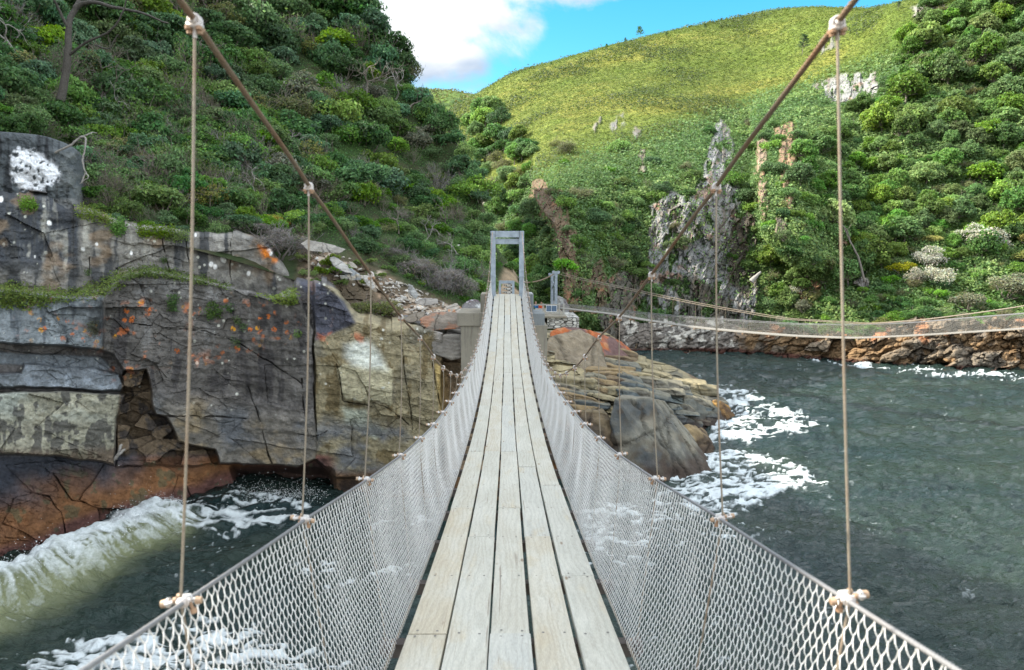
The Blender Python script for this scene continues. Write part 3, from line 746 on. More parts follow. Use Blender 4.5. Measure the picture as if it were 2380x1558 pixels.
def f_point(px, py, d, P):
    w = 20 * fbm(px / 110, py / 50, o=4, seed=81)
    s = py - .13 * (px - 1400) + w                       # bedding planes dip to the right
    top = sstep(1000, 930, py - .05 * (px - 1300))
    saw = (s / 27 + .4 * vn(px / 120, s / 60, seed=82)) % 1.0
    saw2 = (s / 10.5 + .7 * vn(px / 60, s / 30, seed=83)) % 1.0
    push = top * (.75 * saw ** 1.5 - .35 + .25 * saw2 + .8 * fbm(px / 80, s / 14, o=4, seed=90)) * sstep(31, 44, d + 3)
    f1, g, c = voro((px + .5 * s) / 64, s / 40, 84, .85); f2, g2, c2 = voro((px - .3 * s) / 24, s / 17, 85, .9)
    push += (c - .5) * .9 - .12 * sstep(.02, 0, g) + (c2 - .5) * .30 * (1 - top)
    push += .5 * fbm(px / 60, py / 40, o=4, seed=86) + .07 * fbm(px / 9, py / 7, o=3, seed=87)
    n = fbm(px / 60, py / 30, o=4, seed=88); n2 = fbm(px / 14, py / 10, o=4, seed=89)
    col = np.broadcast_to(shade((128,116,88)) * .95, px.shape + (3,)).copy()
    col = blend(col, sstep(.0, .35, n), shade((112,106,90)) * .8); col = blend(col, sstep(.1, .4, n2 + .3 * saw) * .6, shade((150,136,104)) * .8)
    blue = pmask(px + 20 * n2, py, [(1440,900),(1560,905),(1640,930),(1690,960),(1600,985),(1500,960),(1430,930)], 16)
    col = blend(col, blue * .85, shade((94,104,106)) * .8)
    low = sstep(960, 1010, py + 20 * n2)
    brown = low * sstep(1480, 1400, px)
    col = blend(col, low * .8, shade((92,88,84)) * .9); col = blend(col, brown * .85, shade((84,70,56)) * .9); col = blend(col, brown * sstep(.05, .35, n2), shade((122,84,48)))
    z = P[..., 2]
    col = blend(col, sstep(1.5, .6, z + .5 * n2) * .8, shade((100,72,48)) * .8); col = blend(col, sstep(.55, .15, z + .25 * n2), shade((54,40,34)))
    col = blend(col, pmask(px, py, [(1560,960),(1640,955),(1660,975),(1580,990)], 10) * sstep(0, .3, n2), shade((66,80,46)))
    col *= (1 + .18 * n2)[..., None]
    return push, np.clip(col, .01, .7)
m = grid_land('point', point_cols, np.linspace(1150, 1800, 460), 420, f_point, np.concatenate([np.linspace(0, 6, 400), np.linspace(6, 7, 21)[1:]]))
struct(m.build('rock_point', ROCK, smooth=False))
# ------------------------------------------------------------------ sea
d_ = np.concatenate([np.linspace(1.5, 12, 40, endpoint=False), np.geomspace(12, 150, 560)])
u_ = np.linspace(-1, 1, 1150)
dg, ug = np.meshgrid(d_, u_, indexing='ij')
X = ug * .95 * (dg + 14); Yw = dg
qx, qy = to_px(np.stack([X, Yw, np.zeros_like(X)], -1))
rdg = lambda a: 1 - 2.2 * np.abs(a)
swx = X + .5 * vn(X / 3, Yw / 3, seed=99)
wn = sstep(55, 28, dg)                                     # small chop fades with distance, long waves stay
z = wn * (.17 * rdg(fbm(swx / 1.2, Yw / .55, o=3, seed=101)) + .07 * fbm(X / .6 + 3, Yw / .3, o=3, seed=102)) \
    + (1 - .6 * wn) * (.40 * rdg(fbm(swx / 2.6, Yw / 1.25, o=3, seed=94)) + .10 * fbm(X / 1.3, Yw / .7, o=2, seed=95)) + .16 * vn(X / 6, Yw / 2.6, seed=103)
ridged = lambda a: 1 - np.abs(a)
# foam ----------------------------------------------------------------
nz_ = vn(X / .6, Yw / .6, seed=98)
lace = ridged(fbm(X / 1.5 + .6 * vn(X / .8, Yw / .8, seed=104), Yw / .5 + .6 * vn(X / .8, Yw / .8, seed=105), o=3, seed=106)) ** 3
lace2 = ridged(fbm(X / .5 + .5 * nz_, Yw / .17, o=3, seed=107)) ** 2
nn = fbm(X / 2.4, Yw / 1.8, o=4, seed=108)
def zone(poly, f): return pmask(qx + 14 * nn, qy + 9 * nn, poly, f)
dens = np.zeros_like(X)
for poly, f, a in (([(1640,895),(1690,900),(1760,930),(1830,960),(1900,985),(1940,1000),(1860,1022),(1760,1030),(1650,1030),(1640,980)], 16, .9),
                   ([(1640,1012),(1730,1008),(1800,1015),(1740,1036),(1640,1034)], 10, 1.25),
                   ([(1640,1050),(1760,1060),(1870,1090),(1940,1135),(1860,1150),(1780,1180),(1700,1210),(1640,1230),(1560,1160),(1560,1120)], 22, .92),
                   ([(1500,1150),(1700,1210),(1790,1250),(1700,1270),(1500,1250)], 20, .75), ([(1350,1180),(1560,1150),(1620,1260),(1500,1330),(1330,1330)], 30, .68),
                   ([(1400,1430),(1700,1400),(1760,1560),(1500,1650),(1350,1600)], 40, .42),
                   ([(1850,838),(2000,850),(2100,862),(2200,868),(2400,874),(2500,880),(2500,905),(2380,892),(2200,880),(2050,868),(1900,850)], 7, .95),
                   ([(1480,819),(1720,817),(1760,825),(1600,827),(1480,826)], 4, .5),
                   ([(320,1190),(420,1180),(560,1150),(740,1170),(760,1200),(690,1230),(560,1245),(440,1250),(330,1240)], 20, .95),
                   ([(-400,1380),(60,1315),(230,1290),(160,1340),(40,1420),(-400,1560)], 18, .85),
                   ([(60,1560),(200,1500),(330,1480),(480,1440),(700,1480),(900,1560),(700,1700),(0,1700)], 40, .78),
                   ([(620,1330),(960,1300),(1000,1400),(760,1420)], 30, .5), ([(700,1220),(1000,1180),(1060,1240),(800,1290)], 24, .55), ([(300,1330),(460,1320),(600,1340),(420,1400)], 24, .5), ([(330,1260),(620,1250),(700,1290),(560,1330),(420,1320),(250,1420),(200,1480),(330,1480),(520,1400)], 40, .40)):
    dens = np.maximum(dens, a * zone(poly, f))
Lc = .55 * lace + .45 * lace2
foam = sstep(-.06, .26, Lc - (1.08 - .66 * np.clip(dens + .55 * nn * (dens > .01), 0, 1.3))) * (dens > .03)
flecks = sstep(.80, .95, lace2 * (.75 + .5 * sstep(.1, .5, nn))) * sstep(.25, .5, vn(X / .5, Yw / .3, seed=109)) * .5
foam = np.maximum(foam, flecks * .6)
# breaking wave along the left cliff -----------------------------------
cr = np.array([(-420,1640),(-120,1520),(30,1455),(140,1385),(235,1330),(310,1290),(370,1240),(420,1212)], float)
dcr = EYE * 1.0 / ((cr[:, 1] - 600) / F)
crw = P3(cr[:, 0], cr[:, 1], dcr)[:, :2]
s_best = np.full(X.shape, 99.0); along = np.zeros(X.shape)
for k in range(len(crw) - 1):
    a, b = crw[k], crw[k + 1]; e = b - a; L = np.hypot(*e)
    t = ((X - a[0]) * e[0] + (Yw - a[1]) * e[1]) / L**2
    tc = np.clip(t, 0, 1)
    dx, dy = X - a[0] - tc * e[0], Yw - a[1] - tc * e[1]
    sg = np.sign(dx * e[1] - dy * e[0])                 # + on the open-water side
    dd = np.hypot(dx, dy) * sg
    up_ = np.abs(dd) < np.abs(s_best)
    s_best = np.where(up_, dd, s_best); along = np.where(up_, (k + tc) / (len(crw) - 1), along)
s_w = s_best + .35 * fbm(X / .9, Yw / .9, o=3, seed=110)
hgt = (1.55 - .85 * along) * sstep(1.02, .85, along)
prof = np.where(s_w > 0, np.exp(-(s_w / .95) ** 2), np.exp(-(s_w / 1.5) ** 2))
z = z + hgt * prof * (1 + .25 * fbm(X / .5, Yw / .5, o=3, seed=111))
rag = fbm(X / .35, Yw / .35, o=4, seed=112)
streaks = fbm(along * 130 + .8 * vn(s_w * 2, along * 30, seed=97), s_w * .55, o=4, seed=113)      # foam drawn down the wave face
wf = sstep(1.9, .1, s_w + .8 * streaks + .25 * rag) * sstep(-2.6, -1.2, s_w + .8 * rag) * sstep(1.03, .9, along) * (hgt > 0)
face = sstep(-.1, .5, s_w)
foam = np.maximum(foam, wf * np.clip(.97 - .25 * np.abs(rag) - face * sstep(.05, -.25, streaks) * .75, 0, 1))
green = np.exp(-((s_w - .9) / .9) ** 2) * (hgt > 0) * sstep(1, .8, along)
z += foam * .05 * (1 + rag) + .05 * rag * sstep(.4, .9, dens)
# chop along the foot of the left cliff
chop = zone([(330,1190),(420,1175),(560,1150),(740,1170),(760,1200),(690,1230),(560,1245),(440,1250)], 20)
z += chop * (.30 * fbm(X / 1.1, Yw / 1.1, o=4, seed=114) + .15)
foam = np.clip(foam, 0, 1)
m = MB(); n, k = X.shape
i = np.arange(n - 1)[:, None] * k + np.arange(k - 1)[None]
m.add(np.stack([X, Yw, z], -1), np.stack([i, i + 1, i + k + 1, i + k], -1).reshape(-1, 4), col=np.stack([foam, np.clip(green, 0, 1), dens], -1).reshape(-1, 3))
wm, nt = new_mat('sea_water'); N = NT(nt)
co = N('ShaderNodeTexCoord').outputs['Object']
at = N('ShaderNodeAttribute', attribute_name='col').outputs['Color']
sp = N('ShaderNodeSeparateColor', {0: at}).outputs
w1 = N.noise(N.mapping(co, (1, 2.1, 1)), 1.5, 5, .6, .4); w2 = N.noise(N.mapping(co, (1, 1.8, 1), (4, 2, 0)), 6.0, 4, .6, .3)
hh = N.math('ADD', N.math('MULTIPLY', w1, .8), N.math('MULTIPLY', w2, .20))
bmp = N('ShaderNodeBump', {'Height': hh, 'Strength': 1.0, 'Distance': .30}).outputs[0]
big = N.noise(N.mapping(co, (.5, 1, 1)), .16, 3)
base = N.mix(N.ramp(big, [(.35, 0), (.65, 1)]), (.009, .023, .024), (.020, .034, .026))
base = N.mix(sp[1], base, (.15, .165, .085))
wat = principled(N, base, .07, bmp, .5, IOR=1.333)
fn = N.noise(co, 9.0, 6, .7)
fmask = N('ShaderNodeMapRange', {'Value': N.math('ADD', sp[0], N.math('MULTIPLY', N.math('SUBTRACT', fn, .5), .8)), 'From Min': .18, 'From Max': .95}).outputs[0]
fb = N('ShaderNodeBump', {'Height': fn, 'Strength': .6, 'Distance': .08}).outputs[0]
fo = principled(N, N.mix(fn, (.40, .46, .47), (.72, .75, .76)), .8, fb, .2)
N.out(N('ShaderNodeMixShader', {0: N.math('MULTIPLY', fmask, .9), 1: wat, 2: fo}).outputs[0])
struct(m.build('water', wm, smooth=True))
WATER_CREST = crw
m = MB()                                                   # the sea bed, so the sea has a bottom everywhere
m.add([(-400, -60, -2.5), (400, -60, -2.5), (400, 500, -2.5), (-400, 500, -2.5)], [[0, 1, 2, 3]])
struct(m.build('sea_bed', mat_simple('sea_bed', (.012, .018, .014), .5)))
# spray thrown up along the breaking crest
m = MB(); S = []
for k in range(len(crw) - 1):
    a, b = crw[k], crw[k + 1]
    for q in range(1500):
        t = rng.random(); al = (k + t) / (len(crw) - 1)
        h = (1.5 - .85 * al)
        p = a + (b - a) * t; nrm = np.array([(b - a)[1], -(b - a)[0]]); nrm /= np.linalg.norm(nrm)
        e = rng.exponential(.16)
        p = p + nrm * rng.normal(-.1, .3)
        clump = max(0, vn(al * 40, 0.3, seed=120)) 
        S.append((p[0], p[1], h * .93 + e * (0.4 + 2.0 * clump), rng.uniform(.003, .011)))
for q in range(2200):                                      # splash against the cliff
    t = rng.random(); px_ = 560 + 190 * t; p = P3(px_, 1165, 30.2 - 1.2 * t)[:2] if False else P3(px_, 1172, 30.6)[:2]
    S.append((p[0] + rng.normal(0, .3), p[1] - abs(rng.normal(0, .8)), .25 + rng.exponential(.22), rng.uniform(.003, .011)))
S = np.array(S); A = S[:, :3]; r = S[:, 3:4]
o = np.array([[1, 1, 1], [-1, -1, 1], [-1, 1, -1], [1, -1, -1]], float)
v = A[:, None] + r[:, None] * o[None] * rng.uniform(.5, 1.3, (len(A), 4, 1))
i = np.arange(len(A))[:, None, None] * 4
m.add(v, None, (i + np.array([[[0, 1, 2], [0, 3, 1], [0, 2, 3], [1, 3, 2]]])).reshape(-1, 3))
sp_o = m.build('spray', mat_simple('spray_white', (.85, .88, .88), .6))
tag(sp_o, 'white spray thrown up along the crest of the breaking wave', 'spray', kind='stuff')
# ------------------------------------------------------------------ suspension bridge
BX = 0.022
def deck_z(Y): Y = np.asarray(Y, float); return EYE - 1.35 - .1995 * Y + .00676 * Y * Y
def rail_half(Y): return np.interp(Y, [-1, 1.5, 2.5, 3.5, 4.5, 6, 24, 28.4], [.76, .755, .765, .73, .705, .70, .70, .655])
def rail_z(Y): return deck_z(Y) + np.interp(Y, [-1, 1.5, 2.5, 3.5, 6, 20, 28.5], [.86, .855, .84, .83, .80, .82, .86])
_cy = np.array([-1, .5, 1.5, 2.45, 3.4, 4.35, 5.3, 7, 10, 14.3, 18, 23, 28.45]); _cz = np.array([1.2, .78, .49, .25, -.08, -.37, -.61, -1.10, -1.68, -1.95, -1.75, -.85, 1.06])
def cable_z(Y): return EYE + pchip(np.atleast_1d(np.asarray(Y, float)), _cy, _cz)
def cable_half(Y): return np.interp(Y, [-1, 1.5, 2.5, 3.4, 5.3, 20, 28.5], [.66, .67, .715, .69, .695, .69, .60])
Y_END = 28.75

def mat_steel(name, color, rust=.0, scale=60):
    m, nt = new_mat(name); N = NT(nt)
    co = N('ShaderNodeTexCoord').outputs['Object']
    n = N.noise(co, scale, 4); n2 = N.noise(co, 6, 4)
    c = N.mix(1.0, tuple(color), N.ramp(n, [(.3, .75), (.7, 1.2)]), 'MULTIPLY')
    c = N.mix(N.ramp(n2, [(.55 - .3 * rust, 0), (.75 - .2 * rust, rust)]), c, (.20, .085, .03))
    N.out(principled(N, c, .55, N('ShaderNodeBump', {'Height': n, 'Strength': .2, 'Distance': .002}).outputs[0], .4, .25)); return m
M_ROPE = mat_steel('rusty_wire_rope', (.20, .15, .105), .5, 240)
M_HANG = mat_steel('hanger_rope', (.235, .20, .155), .3, 240)
M_RAIL = mat_steel('handrail_rope', (.215, .215, .22), .08, 240)
M_CLAMP = mat_steel('galvanised_clamp', (.55, .53, .51), .42, 90)
M_BOLT = mat_steel('rusty_bolt', (.40, .29, .20), .6, 90)
M_NET = mat_steel('net_wire', (.66, .65, .635), .05, 80)
M_GALV = mat_steel('galvanised_steel', (.27, .315, .36), .03, 5)
M_DARK = mat_simple('joist_timber', (.06, .05, .045), .8)
# weathered planks
m_, nt = new_mat('weathered_plank'); N = NT(nt)
oi = N('ShaderNodeObjectInfo').outputs['Random']
co = N('ShaderNodeTexCoord').outputs['Object']
off = N('ShaderNodeVectorMath', {0: co, 1: N('ShaderNodeCombineXYZ', {0: N.math('MULTIPLY', oi, 37.0), 1: N.math('MULTIPLY', oi, 91.0), 2: N.math('MULTIPLY', oi, 13.0)}).outputs[0]}, operation='ADD').outputs[0]
warp = N.noise(N.mapping(off, (2.2, .45, 1)), 2.2, 3, .5)
vx = N('ShaderNodeSeparateXYZ', {0: off}).outputs
ringv = N.math('ADD', N.math('MULTIPLY', vx[0], 52.0), N.math('MULTIPLY', warp, 12.0))
ring = N.math('ADD', .5, N.math('MULTIPLY', N.math('SINE', N.math('MULTIPLY', ringv, 3.1)), .5))
fib = N.noise(N.mapping(off, (60, 2.0, 60)), 3.0, 5, .65)
blot = N.noise(N.mapping(off, (3, .8, 1)), 1.6, 5, .6)
tone = N.mix(N.ramp(N.math('FRACT', N.math('MULTIPLY', oi, 5.7)), [(.2, 0), (.9, 1)]), (0.367, 0.354, 0.302), (0.375, 0.335, 0.259))
tone = N.mix(N.ramp(N.math('FRACT', N.math('MULTIPLY', oi, 17.3)), [(.62, 0), (.95, .85)]), tone, (0.367, 0.368, 0.337))
tone = N.mix(N.ramp(blot, [(.42, 0), (.66, .75)]), tone, (0.431, 0.423, 0.373))
tone = N.mix(N.ramp(N.noise(N.mapping(off, (5, 1.1, 1), (2, 5, 1)), 1.3, 4), [(.58, 0), (.72, .5)]), tone, (0.380, 0.315, 0.210))
tone = N.mix(1.0, tone, N.ramp(ring, [(0, .95), (.7, 1.05)]), 'MULTIPLY')
tone = N.mix(1.0, tone, N.ramp(fib, [(.3, .88), (.7, 1.18)]), 'MULTIPLY')
knot = N('ShaderNodeTexVoronoi', {'Vector': N.mapping(off, (6.2, 1.7, 1)), 'Scale': 1.0, 'Randomness': 1.0}).outputs['Distance']
tone = N.mix(N.ramp(knot, [(.035, .75), (.085, 0)]), tone, (0.152, 0.095, 0.052))
crack = N.noise(N.mapping(off, (26, .55, 1), (1, 7, 3)), 1.6, 3, .5, .4)
tone = N.mix(N.ramp(crack, [(.69, 0), (.73, .55)]), tone, (0.130, 0.088, 0.064))
hb = N.math('ADD', N.math('MULTIPLY', ring, .35), fib)
N.out(principled(N, tone, .82, N('ShaderNodeBump', {'Height': hb, 'Strength': .35, 'Distance': .004}).outputs[0], .2))
M_PLANK = m_
M_NAIL = mat_simple('nail_head', (.16, .15, .14), .5, .6)

bridge = empty('suspension_bridge', (BX, 0, float(deck_z(0))), 'narrow plank suspension bridge with wire net sides leading to a steel frame', 'bridge')
bparts = []
SP = .95
stations = [1.5 + SP * i for i in range(28)]
# planks: five lanes, staggered butt joints on every second or third joist
PW, GAP = .208, .0145
joist_y = [1.5 + SP * i for i in range(-3, 29)]
for lane in range(5):
    cx = BX + (lane - 2) * (PW + GAP)
    k = [0, 2, 1, 3, 1][lane]; start = joist_y[0] - .3
    cuts = [start]
    r = random.Random(50 + lane)
    i = [2, 4, 5, 3, 6][lane]
    while i < len(joist_y) - 1: cuts.append(joist_y[i]); i += r.choice([3, 3, 4])
    cuts.append(Y_END)
    for a, b in zip(cuts[:-1], cuts[1:]):
        if b - a < .3: continue
        m = MB(); ys = np.linspace(a + .0015, b - .0015, max(4, int((b - a) / .25)))
        zt = deck_z(ys) + r.uniform(-.003, .003)
        xo = cx + r.uniform(-.003, .003) + .004 * np.sin(ys * .7 + lane)
        hw = PW / 2 + r.uniform(-.004, .002); e = .004
        prof = [(-hw, -.038), (-hw, -e), (-hw + e, 0), (hw - e, 0), (hw, -e), (hw, -.038)]
        v = np.stack([np.stack([xo + p[0], ys, zt + p[1]], -1) for p in prof], 1)
        nn_ = len(prof); ii = np.arange(len(ys) - 1)[:, None] * nn_; jj = np.arange(nn_)[None]; kk = (jj + 1) % nn_
        m.add(v - np.array([cx, (a + b) / 2, 0]), np.stack([ii + jj, ii + nn_ + jj, ii + nn_ + kk, ii + kk], -1).reshape(-1, 4))
        L0 = (len(ys) - 1) * nn_
        m.add(np.empty((0, 3)), None); m.q.append(np.array([[0, 1, 4, 5], [1, 2, 3, 4]])); m.qm.append(np.zeros(2))
        m.q.append(np.array([[5, 4, 1, 0], [4, 3, 2, 1]]) + L0); m.qm.append(np.zeros(2))
        # nail heads at the joists
        for jy in joist_y:
            ny = [jy] if a + .1 < jy < b - .1 else ([a + .035] if abs(jy - a) < .05 else ([b - .035] if abs(jy - b) < .05 else []))
            for y0 in ny:
                for sx in (-.055, .055):
                    an = np.arange(8) * math.pi / 4
                    q = np.stack([cx + sx + r.uniform(-.006, .006) + .0075 * np.cos(an), y0 + r.uniform(-.008, .008) + .0075 * np.sin(an), np.full(8, float(deck_z(y0)) + .0035)], -1)
                    c0 = m.n
                    m.add(q - np.array([cx, (a + b) / 2, 0]), [[0, 1, 2, 3], [0, 3, 4, 7], [7, 4, 5, 6]], mat=1)
        o = m.build('plank', [M_PLANK, M_NAIL], bridge); o.location = (cx, (a + b) / 2, 0); bparts.append(o)
# joists
for jy in joist_y:
    if jy > Y_END: continue
    m = MB(); z = float(deck_z(jy)) - .038 - .04
    m.box((BX, jy, z), (1.34, .06, .075))
    m.box((BX - .668, jy, z + .012), (.03, .09, .05)); m.box((BX + .668, jy, z + .012), (.03, .09, .05))
    bparts.append(m.build('joist', M_DARK, bridge))
# main cables, handrails, lower cables
for s in (-1, 1):
    ys = np.concatenate([np.linspace(-.4, 5, 700), np.linspace(5.03, 28.5, 360)])
    m = MB(); near = ys <= 5
    pts = np.stack([BX + s * cable_half(ys), ys, cable_z(ys)], -1)
    m.tube(pts[near], .0076, 12, twist=(6, .22, .085)); m.tube(pts[~near | (ys > 4.99)], .0085, 6)
    bparts.append(m.build('main_cable', M_ROPE, bridge, smooth=True))
    pts = np.stack([BX + s * rail_half(ys), ys, rail_z(ys)], -1)
    m = MB()
    m.tube(pts[near], .0066, 12, twist=(6, .28, .055)); m.tube(pts[~near | (ys > 4.99)], .0080, 6)
    bparts.append(m.build('handrail_cable', M_RAIL, bridge, smooth=True))
    m = MB(); m.tube(np.stack([np.full_like(ys, BX + s * .605), ys, deck_z(ys) - .045], -1)[::3], .006, 5)
    bparts.append(m.build('lower_cable', M_HANG, bridge, smooth=True))
# clamps: modelled once, copied on to every hanger
def ubolt(m, c, ax, up, w, h, r, mat=0):
    c = Vector(c); ax = Vector(ax); up = Vector(up)
    pts = [c + ax * (-w) - up * h] + [c + ax * (w * -math.cos(t)) + up * (w * math.sin(t)) for t in np.linspace(0, math.pi, 9)] + [c + ax * w - up * h]
    m.tube([list(p) for p in pts], r, 8, mat=mat)
    for sgn in (-1, 1):
        p = c + ax * (w * sgn) - up * (h * .72)
        m.tube([list(p), list(p - up * .010)], .0105, 6, mat=1)
def rail_clamp(s):
    m = MB()                                   # horizontal: a saddle hooked over the rail with two rope ends
    for yy in (-.016, .016):
        ubolt(m, (0, yy, .002), (0, 0, 1), (s * -1, 0, 0), .013, .030, .0048)
    m.box((s * .006, 0, .002), (.030, .055, .026))
    m.tube([(s * .062, -.012, .006), (s * .025, -.012, .008), (-s * .02, -.012, .006)], .0065, 8)
    m.tube([(s * .062, .012, .004), (s * .02, .012, .004), (-s * .035, .012, -.004)], .0065, 8)
    m.tube([(s * .078, 0, .005), (s * .058, 0, .005)], [.013, .0145], 10, mat=1)
    m.tube([(s * .058, 0, .005), (s * .052, 0, .005)], .017, 10)
    m.tube([(-s * .030, .004, -.004), (-s * .048, .004, -.006)], [.0135, .011], 10, mat=1)
    m.tube([(-s * .012, 0, -.006), (-s * .020, 0, -.036)], .0062, 7, mat=1)
    m.tube([(-s * .018, 0, -.026), (-s * .021, 0, -.042)], .0115, 8, mat=1)
    return m.mesh('clamp', [M_CLAMP, M_BOLT], True)
def top_clamp(s):
    m = MB()
    for yy in (-.010, .010):
        ubolt(m, (0, yy, .0), (1, 0, 0), (0, 0, 1), .0155, .026, .0050)
    m.box((0, 0, -.016), (.040, .034, .014)); m.box((0, 0, -.004), (.020, .040, .018))
    m.tube([(-.0155, 0, -.022), (-.0155, 0, -.038)], .0085, 7, mat=1); m.tube([(.0155, 0, -.022), (.0155, 0, -.038)], .0085, 7, mat=1)
    m.tube([(0, 0, -.012), (0, 0, -.05)], .0068, 7)
    return m.mesh('clamp', [M_CLAMP, M_BOLT], True)
def foot_clamp():
    m = MB(); m.tube([(-.03, 0, 0), (.03, 0, 0)], .011, 8); m.box((0, 0, -.004), (.03, .03, .03)); m.tube([(0, 0, 0), (0, 0, .03)], .007, 6, mat=1)
    return m.mesh('clamp', [M_CLAMP, M_BOLT], True)
RC = {s: rail_clamp(s) for s in (-1, 1)}; TC = {s: top_clamp(s) for s in (-1, 1)}; FC = foot_clamp()
hr = random.Random(3)
for s in (-1, 1):
    for Yh in stations:
        if Yh > 27.3: continue
        top = np.array([BX + s * float(cable_half(Yh)), Yh, float(cable_z(Yh)[0])]); mid = np.array([BX + s * (float(rail_half(Yh)) + .012), Yh, float(rail_z(Yh))])
        bot = np.array([BX + s * .655, Yh, float(deck_z(Yh)) - .07])
        m = MB()
        if top[2] > mid[2] + .06:
            t = np.linspace(0, 1, 9)[:, None]; bow = np.sin(t * math.pi) * np.array([[s * -.010 * hr.uniform(.4, 1.2), hr.uniform(-.006, .006), 0]])
            m.tube(top * (1 - t) + mid * t + bow, .0034 if Yh < 6 else .0036, 6)
            t = np.linspace(0, 1, 4)[:, None]
            m.tube(mid * (1 - t) + bot * t, .0036, 5)
        else:
            m.tube([top, bot], .0046, 5)
        h = m.build('hanger', M_HANG, bridge, smooth=True); bparts.append(h)
        for me, p in ((TC[s], top), (RC[s], np.array([BX + s * float(rail_half(Yh)), Yh, float(rail_z(Yh))])), (FC, bot + np.array([-s * .03, 0, .02]))):
            c = bpy.data.objects.new('clamp', me); link(c, h); c.location = p; c.scale = (.70, .70, .70) if Yh < 6 else (.9, .9, .9)
            c.rotation_euler = (hr.uniform(-.12, .12), hr.uniform(-.15, .15), hr.uniform(-.12, .12))
# wire net sides
for s in (-1, 1):
    m = MB(); cw = .0192; rows = 26
    y0, y1 = -.2, 28.3
    J = np.arange(int((y1 - y0) / cw)); Kr = np.arange(rows + 1)
    jj, kk = np.meshgrid(J, Kr, indexing='ij')
    par = (jj + kk) % 2
    yy = y0 + (jj + par) * cw
    def net_pt(yy, f):
        sag = .006 * np.sin(yy * 2 * math.pi / SP + 1.5 * vn(yy * .6, yy * 0, seed=129)) * np.sin(f * math.pi)
        lo_x = .60; lo_z = deck_z(yy) - .05
        x = BX + s * (rail_half(yy) * (1 - f) + lo_x * f + .03 * np.sin(f * math.pi) * (1 + .5 * vn(yy * .8, f * 2, seed=130 + s)) + sag)
        z = rail_z(yy) * (1 - f) + lo_z * f + .01 * vn(yy * 1.3, f * 3, seed=133 + s)
        return np.stack([x, yy, z], -1)
    f = kk / rows
    jit = .20 * cw
    yj = yy + jit * vn(jj * .9, kk * .9, seed=140 + s) + .55 * cw * fbm(jj * .11, kk * .16, o=3, seed=144 + s)
    f = np.clip(f + .022 * fbm(jj * .09, kk * .14, o=3, seed=147 + s) * np.sin(f * math.pi), 0, 1)
    Pn = net_pt(yj, f)
    A = Pn[:, :-1].reshape(-1, 3); B = Pn[:, 1:].reshape(-1, 3); pr = par[:, :-1].reshape(-1)
    nearm = A[:, 1] < 6.5
    # far part: straight bars; near part: each strand bows like a twisted wire
    m.segs(A[~nearm], B[~nearm], .00145, 3)
    a, b, p = A[nearm], B[nearm], pr[nearm]
    side = np.where(p == 0, 1.0, -1.0)[:, None]
    nrm = np.array([[s, 0, 0]])
    q = [a]
    for t in (.25, .5, .75):
        q.append(a * (1 - t) + b * t + nrm * side * .006 * math.sin(t * math.pi) + np.array([[0, -s * 0 + .0055, 0]]) * math.sin(t * math.pi) * side + np.array([[0, 0, -.003]]) * math.sin(t * math.pi))
    q.append(b)
    for u_, v_ in zip(q[:-1], q[1:]):
        rr = np.where(p == 0, .0018, .0012)
        m.segs(u_, v_, rr, 4)
    bparts.append(m.build('wire_net', M_NET, bridge, smooth=True))
# tower at the far end
TY = 28.55
def hbeam(m, a, b, w, dpt, t, wdir):
    a = Vector(a); b = Vector(b); ax = (b - a).normalized(); wd = Vector(wdir).normalized(); n = ax.cross(wd)
    L = (b - a).length; c = (a + b) / 2
    M = Matrix((wd, n, ax)).transposed()
    eu = M.to_euler()
    m.box(c + n * (dpt / 2 - t / 2), (w, t, L), eu); m.box(c - n * (dpt / 2 - t / 2), (w, t, L), eu); m.box(c, (t, dpt - 2 * t, L), eu)
def tpt(x, y, Yw=TY): return P3(x, y, Yw * (1.0))
def atY(x, y, Yw=TY): return np.array(P3(x, y, Yw))
tw = bpy.data.objects.new('tower', None); link(tw, bridge); bparts.append(tw)
TL, TR = -.615 + BX - .0, .615 + BX
ztop = EYE + 1.10
for s in (-1, 1):
    x = BX + s * .575
    m = MB(); hbeam(m, (x + s * .02, TY, ztop), (x, TY, EYE - 2.9), .20, .24, .022, (1, 0, 0))
    m.box((x + s * .02, TY - .13, ztop - .07), (.16, .02, .12))
    m.box((x + s * .01, TY - .135, ztop - 1.86), (.23, .03, .07)); m.box((x, TY, EYE - 1.62), (.34, .42, .05))
    pst = m.build('post', M_GALV, tw)
m = MB(); hbeam(m, (BX - .50, TY - .02, ztop - .13), (BX + .50, TY - .02, ztop - .13), .26, .20, .02, (0, 0, 1)); m.build('crossbeam', M_GALV, tw)
m = MB(); hbeam(m, (BX - .50, TY + .05, ztop - .42), (BX + .50, TY + .05, ztop - .42), .22, .18, .02, (0, 0, 1)); m.build('crossbeam', M_GALV, tw)
bpy.context.view_layer.update()
inv = bridge.matrix_world.inverted()
for o in bparts: o.matrix_parent_inverse = inv

